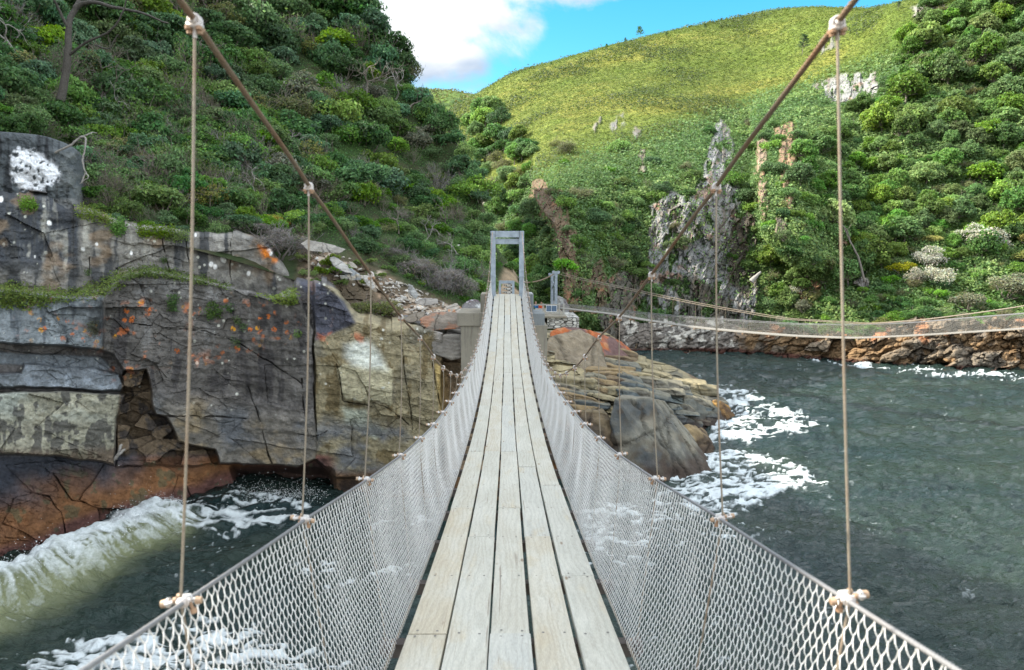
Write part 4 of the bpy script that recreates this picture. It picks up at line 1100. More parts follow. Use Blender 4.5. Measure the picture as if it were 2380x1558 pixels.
# ------------------------------------------------------------------ concrete abutment, frame and walls at the far end
def mat_concrete(name, base, stain=True):
    m, nt = new_mat(name); N = NT(nt)
    co = N('ShaderNodeTexCoord').outputs['Object']
    n1 = N.noise(co, 1.3, 6, .6); n2 = N.noise(N.mapping(co, (5, 5, .35)), 2.0, 5, .6); n3 = N.noise(co, 40, 3)
    c = N.mix(N.ramp(n1, [(.35, 0), (.68, 1)]), tuple(base), tuple(np.array(base) * 1.25))
    c = N.mix(N.ramp(n2, [(.52, 0), (.72, .75)]), c, tuple(np.array(base) * .42))
    if stain: c = N.mix(N.ramp(N.noise(N.mapping(co, (3.2, 3.2, .16), (4, 1, 2)), 2.2, 3), [(.66, 0), (.72, .8)]), c, (.25, .10, .025))
    c = N.mix(1.0, c, N.ramp(n3, [(.3, .88), (.7, 1.1)]), 'MULTIPLY')
    N.out(principled(N, c, .9, N('ShaderNodeBump', {'Height': n1, 'Strength': .3, 'Distance': .03}).outputs[0], .2)); return m
CONC = mat_concrete('abutment_concrete', (.225, .205, .165)); CONCG = mat_concrete('grey_concrete', (.18, .195, .20))
def block(m, x0, x1, y0, y1, Y0, Y1):
    """box whose front face fills the sight-line rectangle at distance Y0"""
    a = P3(x0, y1, Y0); b = P3(x1, y0, Y0)
    c = ((a[0] + b[0]) / 2, (Y0 + Y1) / 2, (a[2] + b[2]) / 2); m.box(c, (b[0] - a[0], Y1 - Y0, b[2] - a[2]))
    return a, b
def bevel(o, w):
    md = o.modifiers.new('edge', 'BEVEL'); md.width = w; md.segments = 2; md.limit_method = 'ANGLE'; return o
ab = empty('bridge_abutment', (BX, 29.5, EYE - 5), 'stepped concrete abutment under the tall steel bridge frame', 'abutment')
prs = []
for nm, r_, mt in (('upper_block', (1117, 1152, 684, 732, 28.9, 30.6), CONC), ('upper_block', (1208, 1240, 684, 730, 28.8, 30.6), CONCG),
                   ('shelf', (1063, 1147, 728, 758, 28.62, 31.4), CONC), ('shelf', (1213, 1266, 729, 757, 28.6, 30.9), CONCG),
                   ('footing', (1072, 1156, 757.5, 900, 28.7, 31.0), CONC), ('footing', (1206, 1272, 757, 1000, 28.5, 30.9), CONC), ('core', (1140, 1220, 688, 960, 28.95, 30.2), CONC)):
    m = MB(); block(m, *r_); o = m.build(nm, mt, ab); bevel(o, .012); prs.append(o)
local(ab, *prs)
# second steel frame behind, with its stub uprights
fr = empty('gate_frame', P3(1178, 690, 36).tolist(), 'small grey steel frame standing on the path behind the bridge tower', 'frame')
prs = []
for x in (1162, 1193):
    m = MB(); a = P3(x, 654, 36); b = P3(x, 712, 36); hbeam(m, a, b, .12, .16, .015, (1, 0, 0)); prs.append(m.build('post', M_GALV, fr))
m = MB(); a = P3(1160, 656, 36.0); b = P3(1195, 656, 36.0); hbeam(m, a, b, .15, .12, .015, (0, 0, 1)); prs.append(m.build('crossbeam', M_GALV, fr))
local(fr, *prs)

# ------------------------------------------------------------------ second bridge over the river mouth
b2pts_y = [(1290,716,64),(1400,728,60),(1500,745,57),(1650,765,53),(1800,778,49.5),(1950,785,46.5),(2100,781,43.5),(2250,772,41),(2400,762,38.5),(2560,748,36)]
b2r_y = [(1290,708,64),(1345,712,62),(1500,730,57),(1650,742,53),(1800,752,49.5),(1950,756,46.5),(2100,752,43.5),(2250,740,41),(2400,728,38.5),(2560,708,36)]
b2c_y = [(1288,634,64),(1330,646,62.4),(1450,672,58.5),(1600,704,54.3),(1720,726,51),(1850,745,48.3),(1980,752,46),(2100,748,43.5),(2220,735,41.5),(2380,713,38.8),(2560,676,36)]
def curve3(pts, n=160):
    w = np.array(P3(*np.array(pts, float).T)); t = np.linspace(0, 1, len(w))
    return pchip(np.linspace(0, 1, n), t, w)
dk = curve3(b2pts_y); rl = curve3(b2r_y); cb = curve3(b2c_y)
def resY(c, Xs): o = np.argsort(c[:, 0]); return np.stack([Xs, np.interp(Xs, c[o, 0], c[o, 1]), np.interp(Xs, c[o, 0], c[o, 2])], -1)
Xs = np.linspace(dk[0, 0], dk[-1, 0], 200); dk, rl, cb = resY(dk, Xs), resY(rl, Xs), resY(cb, Xs)
tdir = np.array([dk[-1, 0] - dk[0, 0], dk[-1, 1] - dk[0, 1], 0]); tdir /= np.linalg.norm(tdir); ndir = np.array([-tdir[1], tdir[0], 0]); ndir *= np.sign(ndir[1])   # towards the far side
rl[:, :2] = dk[:, :2]; cb[:, :2] = dk[:, :2]
b2 = empty('river_footbridge', dk[0].tolist(), 'long sagging footbridge with mesh sides crossing the river mouth', 'bridge')
prs = []
m = MB(); wd = .95
L = dk - ndir * .0; Rr = dk + ndir * wd
v = np.stack([L, Rr, Rr - [0, 0, .06], L - [0, 0, .06]], 1); n_ = len(dk)
ii = np.arange(n_ - 1)[:, None] * 4; jj = np.arange(4)[None]; kk = (jj + 1) % 4
m.add(v, np.stack([ii + jj, ii + kk, ii + 4 + kk, ii + 4 + jj], -1).reshape(-1, 4)); prs.append(m.build('deck', mat_simple('far_deck', (.24, .225, .20), .8), b2))
cum = np.concatenate([[0], np.cumsum(np.linalg.norm(np.diff(dk, axis=0), axis=1))])
def at_s(c, s_): return np.stack([np.interp(s_, cum, c[:, k]) for k in range(3)], -1)
ss = np.arange(.5, cum[-1], 1.0)
for s_ in ss[::2][:40]:
    m = MB(); p = at_s(dk, s_); m.tube([p - ndir * .2 - [0, 0, .12], p + ndir * (wd + .2) - [0, 0, .12]], .055, 4); prs.append(m.build('joist', M_BOLT, b2))
NETF = mat_simple('far_net_wire', (.32, .31, .28), .6)
for o_ in (0, wd):
    m = MB(); m.tube(cb + ndir * o_, .026, 5); prs.append(m.build('main_cable', M_HANG, b2))
    m = MB(); m.tube(rl + ndir * o_, .020, 5); prs.append(m.build('handrail_cable', M_RAIL, b2))
    m = MB()
    s_ = np.arange(0, cum[-1] - .14, .07); A0 = at_s(rl, s_) + ndir * o_; A1 = at_s(dk, s_) + ndir * o_
    for r_ in range(8):
        f0, f1 = r_ / 8, (r_ + 1) / 8
        a = A0 * (1 - f0) + A1 * f0; b = A0 * (1 - f1) + A1 * f1
        m.segs(a[:-1], b[1:], .0021, 3); m.segs(a[1:], b[:-1], .0021, 3)
    prs.append(m.build('wire_net', NETF, b2))
    for s_ in ss[::2][:45]:
        m = MB(); a = at_s(cb, s_) + ndir * o_; b = at_s(dk, s_) + ndir * o_
        if a[2] > b[2] + .3: m.tube([a, b], .008, 4); prs.append(m.build('hanger', M_HANG, b2))
tw2 = bpy.data.objects.new('tower', None); link(tw2, b2); prs.append(tw2)
for xx, yt, dd in ((1283, 637, 65.5), (1292, 632, 63.5)):
    m = MB(); a = P3(xx, yt - 1, dd); b = P3(xx, 730, dd); hbeam(m, a, b, .26, .30, .03, (1, 0, 0))
    for k in (-1, 1):
        q = Vector(a) + Vector((k * .22, -.16, -.08)); m.tube([q, q + Vector((0, .1, 0))], .15, 10)
    m.build('post', M_GALV, tw2)
m = MB(); a = P3(1283, 650, 65.5); b = P3(1292, 672, 63.5); m.tube([a, b], .06, 5); a = P3(1283, 672, 65.5); b = P3(1292, 650, 63.5); m.tube([a, b], .06, 5); m.build('brace', M_GALV, tw2)
for yy in (0, 1.2):
    m = MB(); a = P3(1288, 636 + yy, 64); b = P3(1206, 657 + yy, 48); t = np.linspace(0, 1, 20)[:, None]
    m.tube(np.array(a) * (1 - t) + np.array(b) * t - np.array([[0, 0, .25]]) * np.sin(t * math.pi), .03, 5); prs.append(m.build('back_stay', M_ROPE, b2))
local(b2, *prs)

# timber railing and dark panels by the second bridge
TIM = mat_simple('silvery_timber', (.33, .32, .29), .85, 0, 6)
rf = empty('timber_railing', P3(1260, 735, 58).tolist(), 'silvery timber railing on the landing of the river footbridge', 'railing')
prs = []
for xx in (1236, 1262.5, 1300, 1310):
    m = MB(); block(m, xx - 2, xx + 2, 706, 738, 58, 58.14); prs.append(m.build('post', TIM, rf))
for (a, b) in ((707, 710), (726, 729), (733, 736)):
    m = MB(); block(m, 1234, 1300, a, b, 57.95, 58.0); prs.append(m.build('rail', TIM, rf))
local(rf, *prs)
PAN = mat_simple('panel_blue', (.09, .15, .24), .25, .1, 3, .1, 0, .5); WH = mat_simple('white_frame', (.7, .72, .74), .5)
pn = empty('solar_panel', P3(1280, 735, 59.5).tolist(), 'blue-grey panel with thin white frame behind the timber railing', 'panel')
m = MB(); block(m, 1270, 1281.4, 711, 724, 59.5, 59.56); m2 = MB(); block(m2, 1282.2, 1293.5, 711, 724, 59.5, 59.56); m3 = MB()
for r_ in ((1269, 1270, 710, 725), (1281.4, 1282.2, 711, 724), (1293.5, 1294.5, 710, 725), (1270, 1293.5, 709.8, 711), (1270, 1293.5, 724, 725)): block(m3, *r_, 59.47, 59.58)
m4 = MB(); block(m4, 1276, 1278, 725, 742, 59.5, 59.6); block(m4, 1286, 1288, 725, 742, 59.5, 59.6)
local(pn, m.build('pane', PAN, pn), m2.build('pane', PAN, pn), m3.build('frame', WH, pn), m4.build('leg', M_GALV, pn))

# dry stone wall under the landing
def mat_drystone():
    m, nt = new_mat('dry_stone'); N = NT(nt)
    co = N('ShaderNodeTexCoord').outputs['Object']
    vv = N('ShaderNodeTexVoronoi', {'Vector': N.mapping(co, (2.6, 2.6, 5.5)), 'Scale': 1.0}, feature='F1')
    ve = N('ShaderNodeTexVoronoi', {'Vector': N.mapping(co, (2.6, 2.6, 5.5)), 'Scale': 1.0}, feature='DISTANCE_TO_EDGE').outputs['Distance']
    g = N('ShaderNodeSeparateColor', {0: vv.outputs['Color']}).outputs[0]
    c = N.mix(g, (.30, .29, .26), (.62, .61, .57)); e = N.ramp(ve, [(.02, 0), (.10, 1)])
    c = N.mix(e, (.06, .055, .05), c)
    N.out(principled(N, c, .9, N('ShaderNodeBump', {'Height': e, 'Strength': 1.0, 'Distance': .08}).outputs[0], .2)); return m
m = MB(); block(m, 1272, 1346, 738, 764, 56.5, 62)
o = m.build('stone_wall', mat_drystone()); tag(o, 'pale dry stone retaining wall under the footbridge landing', 'wall')
m = MB(); block(m, 1232, 1318, 735.6, 739, 56.3, 65.5); o = m.build('landing_slab', CONC); tag(o, 'thin concrete landing slab on top of the dry stone wall', 'landing')
# ------------------------------------------------------------------ vegetation
def leaf_quads(m, C, Nrm, size, jitter=.8, asp=.55, tone=None, seed=0):
    """diamond leaves at C facing roughly Nrm"""
    r = np.random.default_rng(seed); n = len(C)
    d = Nrm + r.normal(0, jitter, (n, 3)); d /= np.linalg.norm(d, axis=1)[:, None] + 1e-9
    a = np.cross(d, r.normal(0, 1, (n, 3))); a /= np.linalg.norm(a, axis=1)[:, None] + 1e-9
    b = np.cross(d, a)
    s = (size * r.uniform(.6, 1.35, n))[:, None]
    v = np.stack([C + a * s, C + b * s * asp + d * s * .12, C - a * s, C - b * s * asp + d * s * .12], 1)
    if tone is None: tone = r.uniform(.6, 1.35, n)
    t = np.stack([tone * r.uniform(.85, 1.15, n), tone, tone * r.uniform(.8, 1.2, n)], -1)
    i = np.arange(n)[:, None] * 4 + np.arange(4)[None]
    m.add(v, i, col=np.repeat(t, 4, 0))

def crown_points(blobs, n, seed, lo=.72, under=.35):
    r = np.random.default_rng(seed); B = np.array(blobs, float)      # x y z rx ry rz
    w = (B[:, 3] * B[:, 4] + B[:, 4] * B[:, 5] + B[:, 3] * B[:, 5]); k = r.choice(len(B), n, p=w / w.sum())
    d = r.normal(0, 1, (n, 3)); d /= np.linalg.norm(d, axis=1)[:, None]
    keep = (d[:, 2] > -.25) | (r.random(n) < under); d[~keep, 2] *= -1
    rad = lo + (1.18 - lo) * r.random(n) ** .75
    shoot = r.random(n) < .10; rad = np.where(shoot, rad + r.exponential(.16, n), rad)     # loose shoots break the outline
    rad = rad * (1 + .22 * fbm(B[k, 0] * 3 + d[:, 0] * 2.2, B[k, 1] * 3 + d[:, 1] * 2.2, d[:, 2] * 2.2, o=2, seed=seed))
    C = B[k, :3] + d * B[k, 3:] * rad[:, None]
    ok = np.ones(n, bool)
    for j in range(len(B)):
        q = (((C - B[j, :3]) / B[j, 3:]) ** 2).sum(1)
        ok &= ~((q < .45) & (k != j))
    nr = d / B[k, 3:]; nr /= np.linalg.norm(nr, axis=1)[:, None]
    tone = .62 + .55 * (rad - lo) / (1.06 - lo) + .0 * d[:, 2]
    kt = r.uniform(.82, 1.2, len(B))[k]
    return C[ok], nr[ok], (tone * kt * r.uniform(.8, 1.2, n))[ok]

def branch(segs, p, d, L, r, depth, rnd, spread=.6, up=.15, kink=.25, nsub=3, kids=(2, 3), shrink=.7, minr=.0):
    """grow crooked limbs as chains of bars"""
    cur = np.array(p, float); dr = np.array(d, float); dr /= np.linalg.norm(dr)
    for i in range(nsub):
        nd = dr + rnd.normal(0, kink, 3) + np.array([0, 0, up * .3]); nd /= np.linalg.norm(nd)
        nx = cur + nd * L / nsub; r1 = r * (1 - .35 * (i + 1) / nsub)
        segs.append((cur, nx, r * (1 - .35 * i / nsub), r1)); cur, dr = nx, nd
        if depth > 0 and i == nsub - 2 and rnd.random() < .6:
            branch(segs, cur, dr + rnd.normal(0, spread, 3), L * shrink * .8, r1 * .55, depth - 1, rnd, spread, up, kink, nsub, kids, shrink)
    if depth > 0:
        for k in range(rnd.integers(kids[0], kids[1] + 1)):
            branch(segs, cur, dr + rnd.normal(0, spread, 3) + np.array([0, 0, up]), L * shrink * rnd.uniform(.7, 1.15), r * .62, depth - 1, rnd, spread, up, kink, nsub, kids, shrink)
def seg_mesh(m, segs, n=4, mat=0):
    A = np.array([s[0] for s in segs]); B = np.array([s[1] for s in segs])
    m.segs(A, B, (np.array([s[2] for s in segs]), np.array([s[3] for s in segs])), n, mat=mat)

BARK = mat_simple('grey_bark', (.16, .14, .12), .9, 0, 12, .4); DRIFT = mat_simple('bleached_wood', (.25, .235, .215), .9, 0, 12, .3)
DKBARK = mat_simple('dark_bark', (.075, .068, .06), .9, 0, 12, .4); TWIG = mat_simple('dry_twig', (.185, .155, .135), .95, 0, 6, .4)
TWIG2 = mat_simple('grey_twig', (.20, .185, .18), .95, 0, 6, .35)
L_DARK = mat_leaf('leaf_dark', (0.066, 0.139, 0.045)); L_MID = mat_leaf('leaf_mid', (0.104, 0.192, 0.047)); L_BRI = mat_leaf('leaf_bright', (0.123, 0.225, 0.036))
L_OLI = mat_leaf('leaf_olive', (0.152, 0.167, 0.058)); L_SIL = mat_leaf('leaf_silver', (.17, .18, .12), .02, .25); L_SUC = mat_leaf('leaf_succulent', (.14, .22, .03), .03, .25)
L_FOR = mat_leaf('leaf_forest', (.100, .180, .044)); L_FORB = mat_leaf('leaf_forest_light', (.145, .235, .050)); L_MOUND = mat_leaf('grey_brush', (.150, .135, .120), .01, .2, .15); L_YEL = mat_leaf('leaf_yellow', (.26, .26, .04), .04, .25); L_WHT = mat_leaf('leaf_pale', (.34, .34, .27), .01, .2); L_TEAL = mat_leaf('leaf_teal', (0.085, 0.174, 0.080)); L_RUST = mat_leaf('leaf_rust', (.20, .115, .035))

def lumps(seed, n, w, h, rr):
    r = np.random.default_rng(seed); out = []
    for i in range(n):
        a = r.uniform(0, 6.283); q = r.random() ** .5
        x, y = w * q * math.cos(a), w * q * math.sin(a)
        z = h * (.35 + .65 * r.random()) * (1 - .55 * q)
        s = rr * r.uniform(.65, 1.25)
        out.append((x, y, z, s * r.uniform(.9, 1.2), s * r.uniform(.9, 1.2), s * r.uniform(.65, .95)))
    return out
PROTO = {}
def proto(kind, name, label_cat, parts):
    """parts: list of (part name, mesh); kept aside until placed"""
    PROTO.setdefault(kind, []).append((name, label_cat, parts))
def make_shrub(kind, name, cat, leafm, seed, n=2600, leaf=.062, lum=11, w=.62, h=.75, rr=.34, twigs=0, twm=None, asp=.55, jit=.7, lo=.58, wood=BARK):
    rnd = np.random.default_rng(seed)
    B = lumps(seed, lum, w, h, rr)
    C, Nr, T = crown_points(B, n, seed + 1, lo)
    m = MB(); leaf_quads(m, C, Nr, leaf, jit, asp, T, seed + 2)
    parts = [('foliage', m.mesh('foliage', leafm))]
    m = MB(); sg = []
    for b in B[:7]:
        e = np.array(b[:3]); s0 = np.array([e[0] * .15, e[1] * .15, -.25]); mid = (s0 + e) / 2 + rnd.normal(0, .06, 3)
        sg += [(s0, mid, .035, .025), (mid, e, .025, .012)]
    for k in range(twigs):
        b = B[rnd.integers(min(7, len(B)))]; d = rnd.normal(0, 1, 3); d[2] = abs(d[2]); d /= np.linalg.norm(d)
        c = np.array(b[:3]); branch(sg, c, d, rr * 1.5 * rnd.uniform(.7, 1.2), .008, 1, rnd, .5, .1, .2, 3, (1, 2))
    seg_mesh(m, sg, 3); parts.append(('stem', m.mesh('stem', twm or wood)))
    proto(kind, name, cat, parts)
def make_twiggy(kind, name, cat, seed, mat, n=26, L=.55, leaf=None, nl=0, leafs=.03, r0=.012, up=.5, flat=1.0, depth=3):
    rnd = np.random.default_rng(seed); m = MB(); sg = []
    for k in range(n):
        a = rnd.uniform(0, 6.283); t = rnd.uniform(.1, 1.25)
        d = np.array([math.cos(a) * math.sin(t), math.sin(a) * math.sin(t), math.cos(t) * flat])
        branch(sg, (rnd.normal(0, .10), rnd.normal(0, .10), -.1), d, L * rnd.uniform(.6, 1.1), r0, depth, rnd, .42, up * .3, .16, 2, (2, 3), .62)
    seg_mesh(m, sg, 3)
    parts = [('twigs', m.mesh('twigs', mat))]
    if nl:
        E_ = np.array([s[1] for s in sg]); pick = rnd.choice(len(E_), nl)
        m = MB(); leaf_quads(m, E_[pick] + rnd.normal(0, .03, (nl, 3)), np.tile([0, 0, 1.], (nl, 1)), leafs, .9, .5, None, seed)
        parts.append(('foliage', m.mesh('foliage', leaf)))
    proto(kind, name, cat, parts)
def make_dead(kind, name, cat, seed, mat, H=1.0, r=.035, lean=(.3, 0), depth=4, spread=.55, kink=.28):
    rnd = np.random.default_rng(seed); sg = []
    branch(sg, (0, 0, -.1), (lean[0], lean[1], 1), H * .45, r, depth, rnd, spread, .1, kink, 4, (2, 3), .72)
    m = MB(); seg_mesh(m, sg, 5); proto(kind, name, cat, [('trunk', m.mesh('trunk', mat))])
def make_tree(kind, name, cat, leafm, seed, n=3600, leaf=.085, lum=16, w=.72, h=.5, rr=.30, trunk=.9, wood=BARK, flat=.8):
    rnd = np.random.default_rng(seed)
    B = []
    for i in range(lum):                                     # lumps over a dome
        zz = (i + .5) / lum * 1.05 - .05; a = i * 2.39996 + rnd.normal(0, .25); q = math.sqrt(max(0, 1 - zz * zz)) * rnd.uniform(.82, 1.1)
        s = rr * rnd.uniform(.75, 1.3)
        B.append((w * .8 * q * math.cos(a), w * .8 * q * math.sin(a), trunk * .6 + h * zz * rnd.uniform(.9, 1.1), s, s, s * rnd.uniform(.8, 1.0)))
    B.append((0, 0, trunk * .6 + h * .2, w * .6, w * .6, h * .6))
    C, Nr, T = crown_points([b for b in B[:-1] if rnd.random() > .22] + [B[-1]], n, seed + 1, .52, .3)
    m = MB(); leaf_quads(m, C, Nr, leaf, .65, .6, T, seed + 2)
    parts = [('crown', m.mesh('crown', leafm))]
    sg = []; top = np.array([rnd.normal(0, .08), rnd.normal(0, .08), trunk * .45])
    sg.append((np.array([0, 0, -.4]), top, .055, .04))
    for b in B:
        e = np.array(b[:3]); mid = top * .45 + e * .55 + rnd.normal(0, .05, 3); sg += [(top, mid, .03, .02), (mid, e, .02, .008)]
    m = MB(); seg_mesh(m, sg, 4); parts.append(('trunk', m.mesh('trunk', wood)))
    proto(kind, name, cat, parts)

for k in range(3):
    make_shrub('dark', 'evergreen_bush', 'bush', L_DARK, 300 + k * 9, 3400, .056, 14, .66, .85, .30)
    make_shrub('mid', 'leafy_bush', 'bush', L_MID, 340 + k * 9, 3200, .050, 13, .66, .75, .28, 8, TWIG)
    make_tree('forest', 'forest_tree', 'tree', [L_FOR, L_MID, L_FOR][k], 500 + k * 9, 4600, .058, 30, .78, .78, .21)
    make_tree('forestb', 'forest_tree', 'tree', [L_FORB, L_FOR, L_FORB][k], 560 + k * 9, 4600, .058, 26, .78, .72, .23)
    make_twiggy('grey', 'bare_twig_bush', 'bush', 620 + k * 5, [TWIG2, TWIG, TWIG2][k], 26, .52, L_OLI, 260, .030)
for k in range(2):
    make_shrub('bright', 'bright_green_bush', 'bush', L_BRI, 380 + k * 9, 2800, .052, 12, .66, .6, .27)
    make_shrub('teal', 'evergreen_bush', 'bush', L_TEAL, 400 + k * 9, 3200, .054, 13, .64, .85, .29)
    make_shrub('olive', 'heath_bush', 'bush', L_OLI, 420 + k * 9, 2600, .040, 11, .62, .6, .28, 40, TWIG)
    make_twiggy('brown', 'half_bare_bush', 'bush', 650 + k * 5, TWIG, 22, .50, L_MID, 900, .034)
    make_shrub('pale', 'pale_flowered_bush', 'bush', L_WHT, 450 + k * 9, 2400, .040, 14, .66, .6, .26)
    make_shrub('silver', 'silver_bush', 'bush', L_SIL, 470 + k * 9, 2600, .046, 13, .66, .65, .27)
make_shrub('mound', 'grey_brush_mound', 'bush', L_MOUND, 477, 6500, .055, 14, .7, .6, .28, 40, TWIG2, .10, 1.0)
make_shrub('rust', 'rusty_bush', 'bush', L_RUST, 480, 2200, .036, 10, .6, .5, .26)
make_shrub('yellow', 'yellow_bush', 'bush', L_YEL, 490, 2200, .044, 12, .6, .6, .27)
make_shrub('succ', 'succulent_clump', 'succulent', L_SUC, 495, 1500, .052, 10, .7, .30, .22, jit=.5)
make_shrub('succ', 'succulent_clump', 'succulent', L_BRI, 498, 1500, .052, 10, .7, .30, .22, jit=.5)
for k in range(4): make_dead('dead', 'bare_tree', 'tree', 700 + k * 3, [DRIFT, BARK, DRIFT, BARK][k], 1.0, .026, (rng.normal(0, .3), rng.normal(0, .3)), 4)
make_dead('darktree', 'bare_tree', 'tree', 733, DKBARK, 1.0, .04, (.2, .0), 4)
# pine on the heath
def make_pine():
    rnd = np.random.default_rng(9); sg = [(np.array([0, 0, -.1]), np.array([.02, 0, 1.0]), .018, .008)]; C = []; Nr = []
    for i in range(9):
        z = .45 + .55 * i / 8; L = .34 * (1.1 - .75 * (i / 8))
        for k in range(6):
            a = rnd.uniform(0, 6.283); e = np.array([math.cos(a) * L, math.sin(a) * L, z + .06]); sg.append((np.array([.01, 0, z]), e, .007, .003))
            for q in range(16): C.append(np.array([.01, 0, z]) + (e - [.01, 0, z]) * rnd.uniform(.3, 1.05) + rnd.normal(0, .025, 3)); Nr.append([0, 0, 1])
    m = MB(); seg_mesh(m, sg, 4); m2 = MB(); leaf_quads(m2, np.array(C), np.array(Nr, float), .036, .8, .4, None, 3)
    proto('pine', 'pine_tree', 'tree', [('crown', m2.mesh('crown', L_DARK)), ('trunk', m.mesh('trunk', BARK))])
make_pine()

ROOTS = {}
vr = random.Random(21)
def place(kind, P, size, label, group, var=None, tilt=.22, zs=1.0, rz=None):
    lst = PROTO[kind]; v = vr.randrange(len(lst)) if var is None else var
    name, cat, parts = lst[v]
    o = bpy.data.objects.new(name, None); COL.objects.link(o); o.empty_display_size = .3
    o.location = P; s = size * vr.uniform(.92, 1.08); o.scale = (s * vr.uniform(.9, 1.1), s * vr.uniform(.9, 1.1), s * zs * vr.uniform(.85, 1.12))
    o.rotation_euler = (vr.uniform(-tilt, tilt), vr.uniform(-tilt, tilt), vr.uniform(0, 6.283) if rz is None else rz)
    tag(o, label, cat, group)
    for pn, me in parts:
        c = bpy.data.objects.new(pn, me); link(c, o)
    return o

def sample(poly, n, mind, rnd, tries=40):
    q = np.array(poly, float); out = []
    x0, y0 = q.min(0); x1, y1 = q.max(0)
    for i in range(n * tries):
        if len(out) >= n: break
        x, y = rnd.uniform(x0, x1), rnd.uniform(y0, y1)
        if poly_sd(np.array([x]), np.array([y]), poly)[0] < 0: continue
        if all((x - a) ** 2 + (y - b) ** 2 > mind ** 2 for a, b in out): out.append((x, y))
    return out

def zone_left(x, y):
    if x < 330: a = 'high above the bird-limed rock' if y < 250 else 'beside the bird-limed rock'
    elif x < 640: a = 'under the top of frame on the steep left hillside' if y < 200 else ('midway up the steep left hillside' if y < 400 else 'along the edge above the grey sea cliff')
    elif x < 860: a = 'near the skyline of the left hillside' if y < 200 else ('on the middle of the left hillside' if y < 430 else 'at the top of the rubble slope')
    else: a = 'on the left skyline against the cloud' if y < 330 - .0 * x and y < .62 * (x - 860) + 140 else ('on the lower spur left of the steel frame' if y > 480 else 'on the left spur below the skyline')
    return a
WORDS = {'dark': 'dark green dense bush', 'mid': 'mid green leafy bush', 'bright': 'bright green low bush', 'teal': 'bluish green evergreen bush', 'olive': 'olive heath bush',
         'grey': 'bare grey twiggy bush', 'brown': 'half bare brown bush', 'pale': 'pale flowering bush', 'silver': 'silvery grey bush', 'rust': 'rusty brown bush', 'yellow': 'yellow green bush',
         'dead': 'leafless crooked tree', 'forest': 'dark crowned forest tree', 'forestb': 'light green forest tree', 'succ': 'bright succulent clump', 'pine': 'small pine tree'}
SLOPE_L = [(-60,320),(-60,-60),(820,-60),(870,50),(935,140),(965,225),(1040,300),(1090,385),(1122,480),(1135,560),(1140,690),(1085,700),(1010,680),(930,630),(850,590),(760,560),(690,545),(640,580),(560,548),(440,535),(330,525),(260,515),(200,470),(185,330),(60,310)]
rl_ = random.Random(5)
def kind_left(x, y):
    """which growth stands where on the left slope"""
    r = rl_.random()
    scrub = float(pmask(np.array([x]), np.array([y]), [(330,210),(560,190),(620,400),(700,540),(560,540),(200,470),(190,340)], 40)[0])
    scrub2 = float(pmask(np.array([x]), np.array([y]), [(850,330),(1000,340),(1100,420),(1110,560),(1090,690),(960,640),(900,520)], 30)[0])
    if r < .42 * scrub: return rl_.choice(['grey', 'grey', 'brown'])
    if r < .22 * scrub2: return rl_.choice(['grey', 'brown'])
    if x > 1000 and y > 480: return rl_.choice(['bright', 'bright', 'mid', 'grey'])
    return rl_.choices(['dark', 'teal', 'mid', 'bright', 'olive', 'grey', 'brown', 'silver'], [30, 15, 24, 9, 7, 6, 7, 3])[0]
cand = sample(SLOPE_L, 285, 30, rl_)
cand.sort(key=lambda p: -land_at('hill', *p)[1])
for x, y in cand:
    P, d = land_at('hill', x, y)
    k = kind_left(x, y)
    px = vr.uniform(62, 118) * (1.0 if k not in ('grey', 'brown') else 1.15)
    if x > 900: px *= .72
    if y > 480: px *= .62
    size = px * d / F / 1.55
    z = zone_left(x, y)
    place(k, P - Vector((0, 0, .12 * size)), size, WORDS[k] + ' ' + z, 'bushes on the left hillside', zs=vr.uniform(.85, 1.25) if y < 450 else .8)
LOWER = [(330,250),(560,230),(640,330),(760,400),(860,400),(1000,400),(1090,440),(1120,560),(1120,690),(1050,680),(960,640),(900,600),(820,570),(700,530),(560,545),(440,530),(320,520),(200,470),(200,330)]
cand = sample(LOWER, 150, 28, rl_)
cand.sort(key=lambda p: -land_at('hill', *p)[1])
for x, y in cand:
    P, d = land_at('hill', x, y)
    k = rl_.choices(['grey', 'brown', 'mid', 'dark', 'bright', 'olive'], [17, 14, 30, 15, 20, 8])[0]
    if x > 1000 and y > 430: k = rl_.choices(['bright', 'mid', 'grey', 'brown'], [60, 22, 10, 8])[0]
    px = vr.uniform(60, 105) * (.7 if x > 850 or y > 490 else 1)
    place(k, P - Vector((0, 0, .05)), px * d / F / 1.55, WORDS[k] + ' low on ' + ('the spur left of the steel frame' if x > 880 else ('the slope above the rubble' if x > 640 else 'the scrubby slope above the grey cliff')), 'scrub low on the left hillside')
# skyline trees of the left hill
for x, y, px, k in ((838,30,100,'dark'),(872,75,86,'teal'),(905,112,90,'dark'),(936,130,70,'dark'),(948,170,60,'olive'),(975,225,60,'teal'),(1000,250,66,'dark'),(1030,285,60,'mid'),(1058,318,56,'dark'),(1080,352,52,'mid'),(1100,400,50,'dark'),(1116,450,46,'teal'),(1128,505,46,'mid'),(1138,560,44,'bright'),
                     (1146,610,38,'mid'),(1165,600,34,'brown'),(1185,612,36,'mid'),(1150,650,30,'bright'),(1205,655,34,'bright'),(1228,668,30,'mid'),(1196,690,22,'silver')):
    P, d = land_at('hill', x, y + 12)
    lab = 'on the ridge crest against the cloud' if y < 300 else ('down the steep end of the left spur' if y < 570 else 'seen through and beside the steel bridge frame')
    place(k, P, px * d / F / 1.5, WORDS[k] + ' ' + lab, 'bushes on the left skyline' if y < 570 else 'bushes behind the bridge tower', zs=1.2)
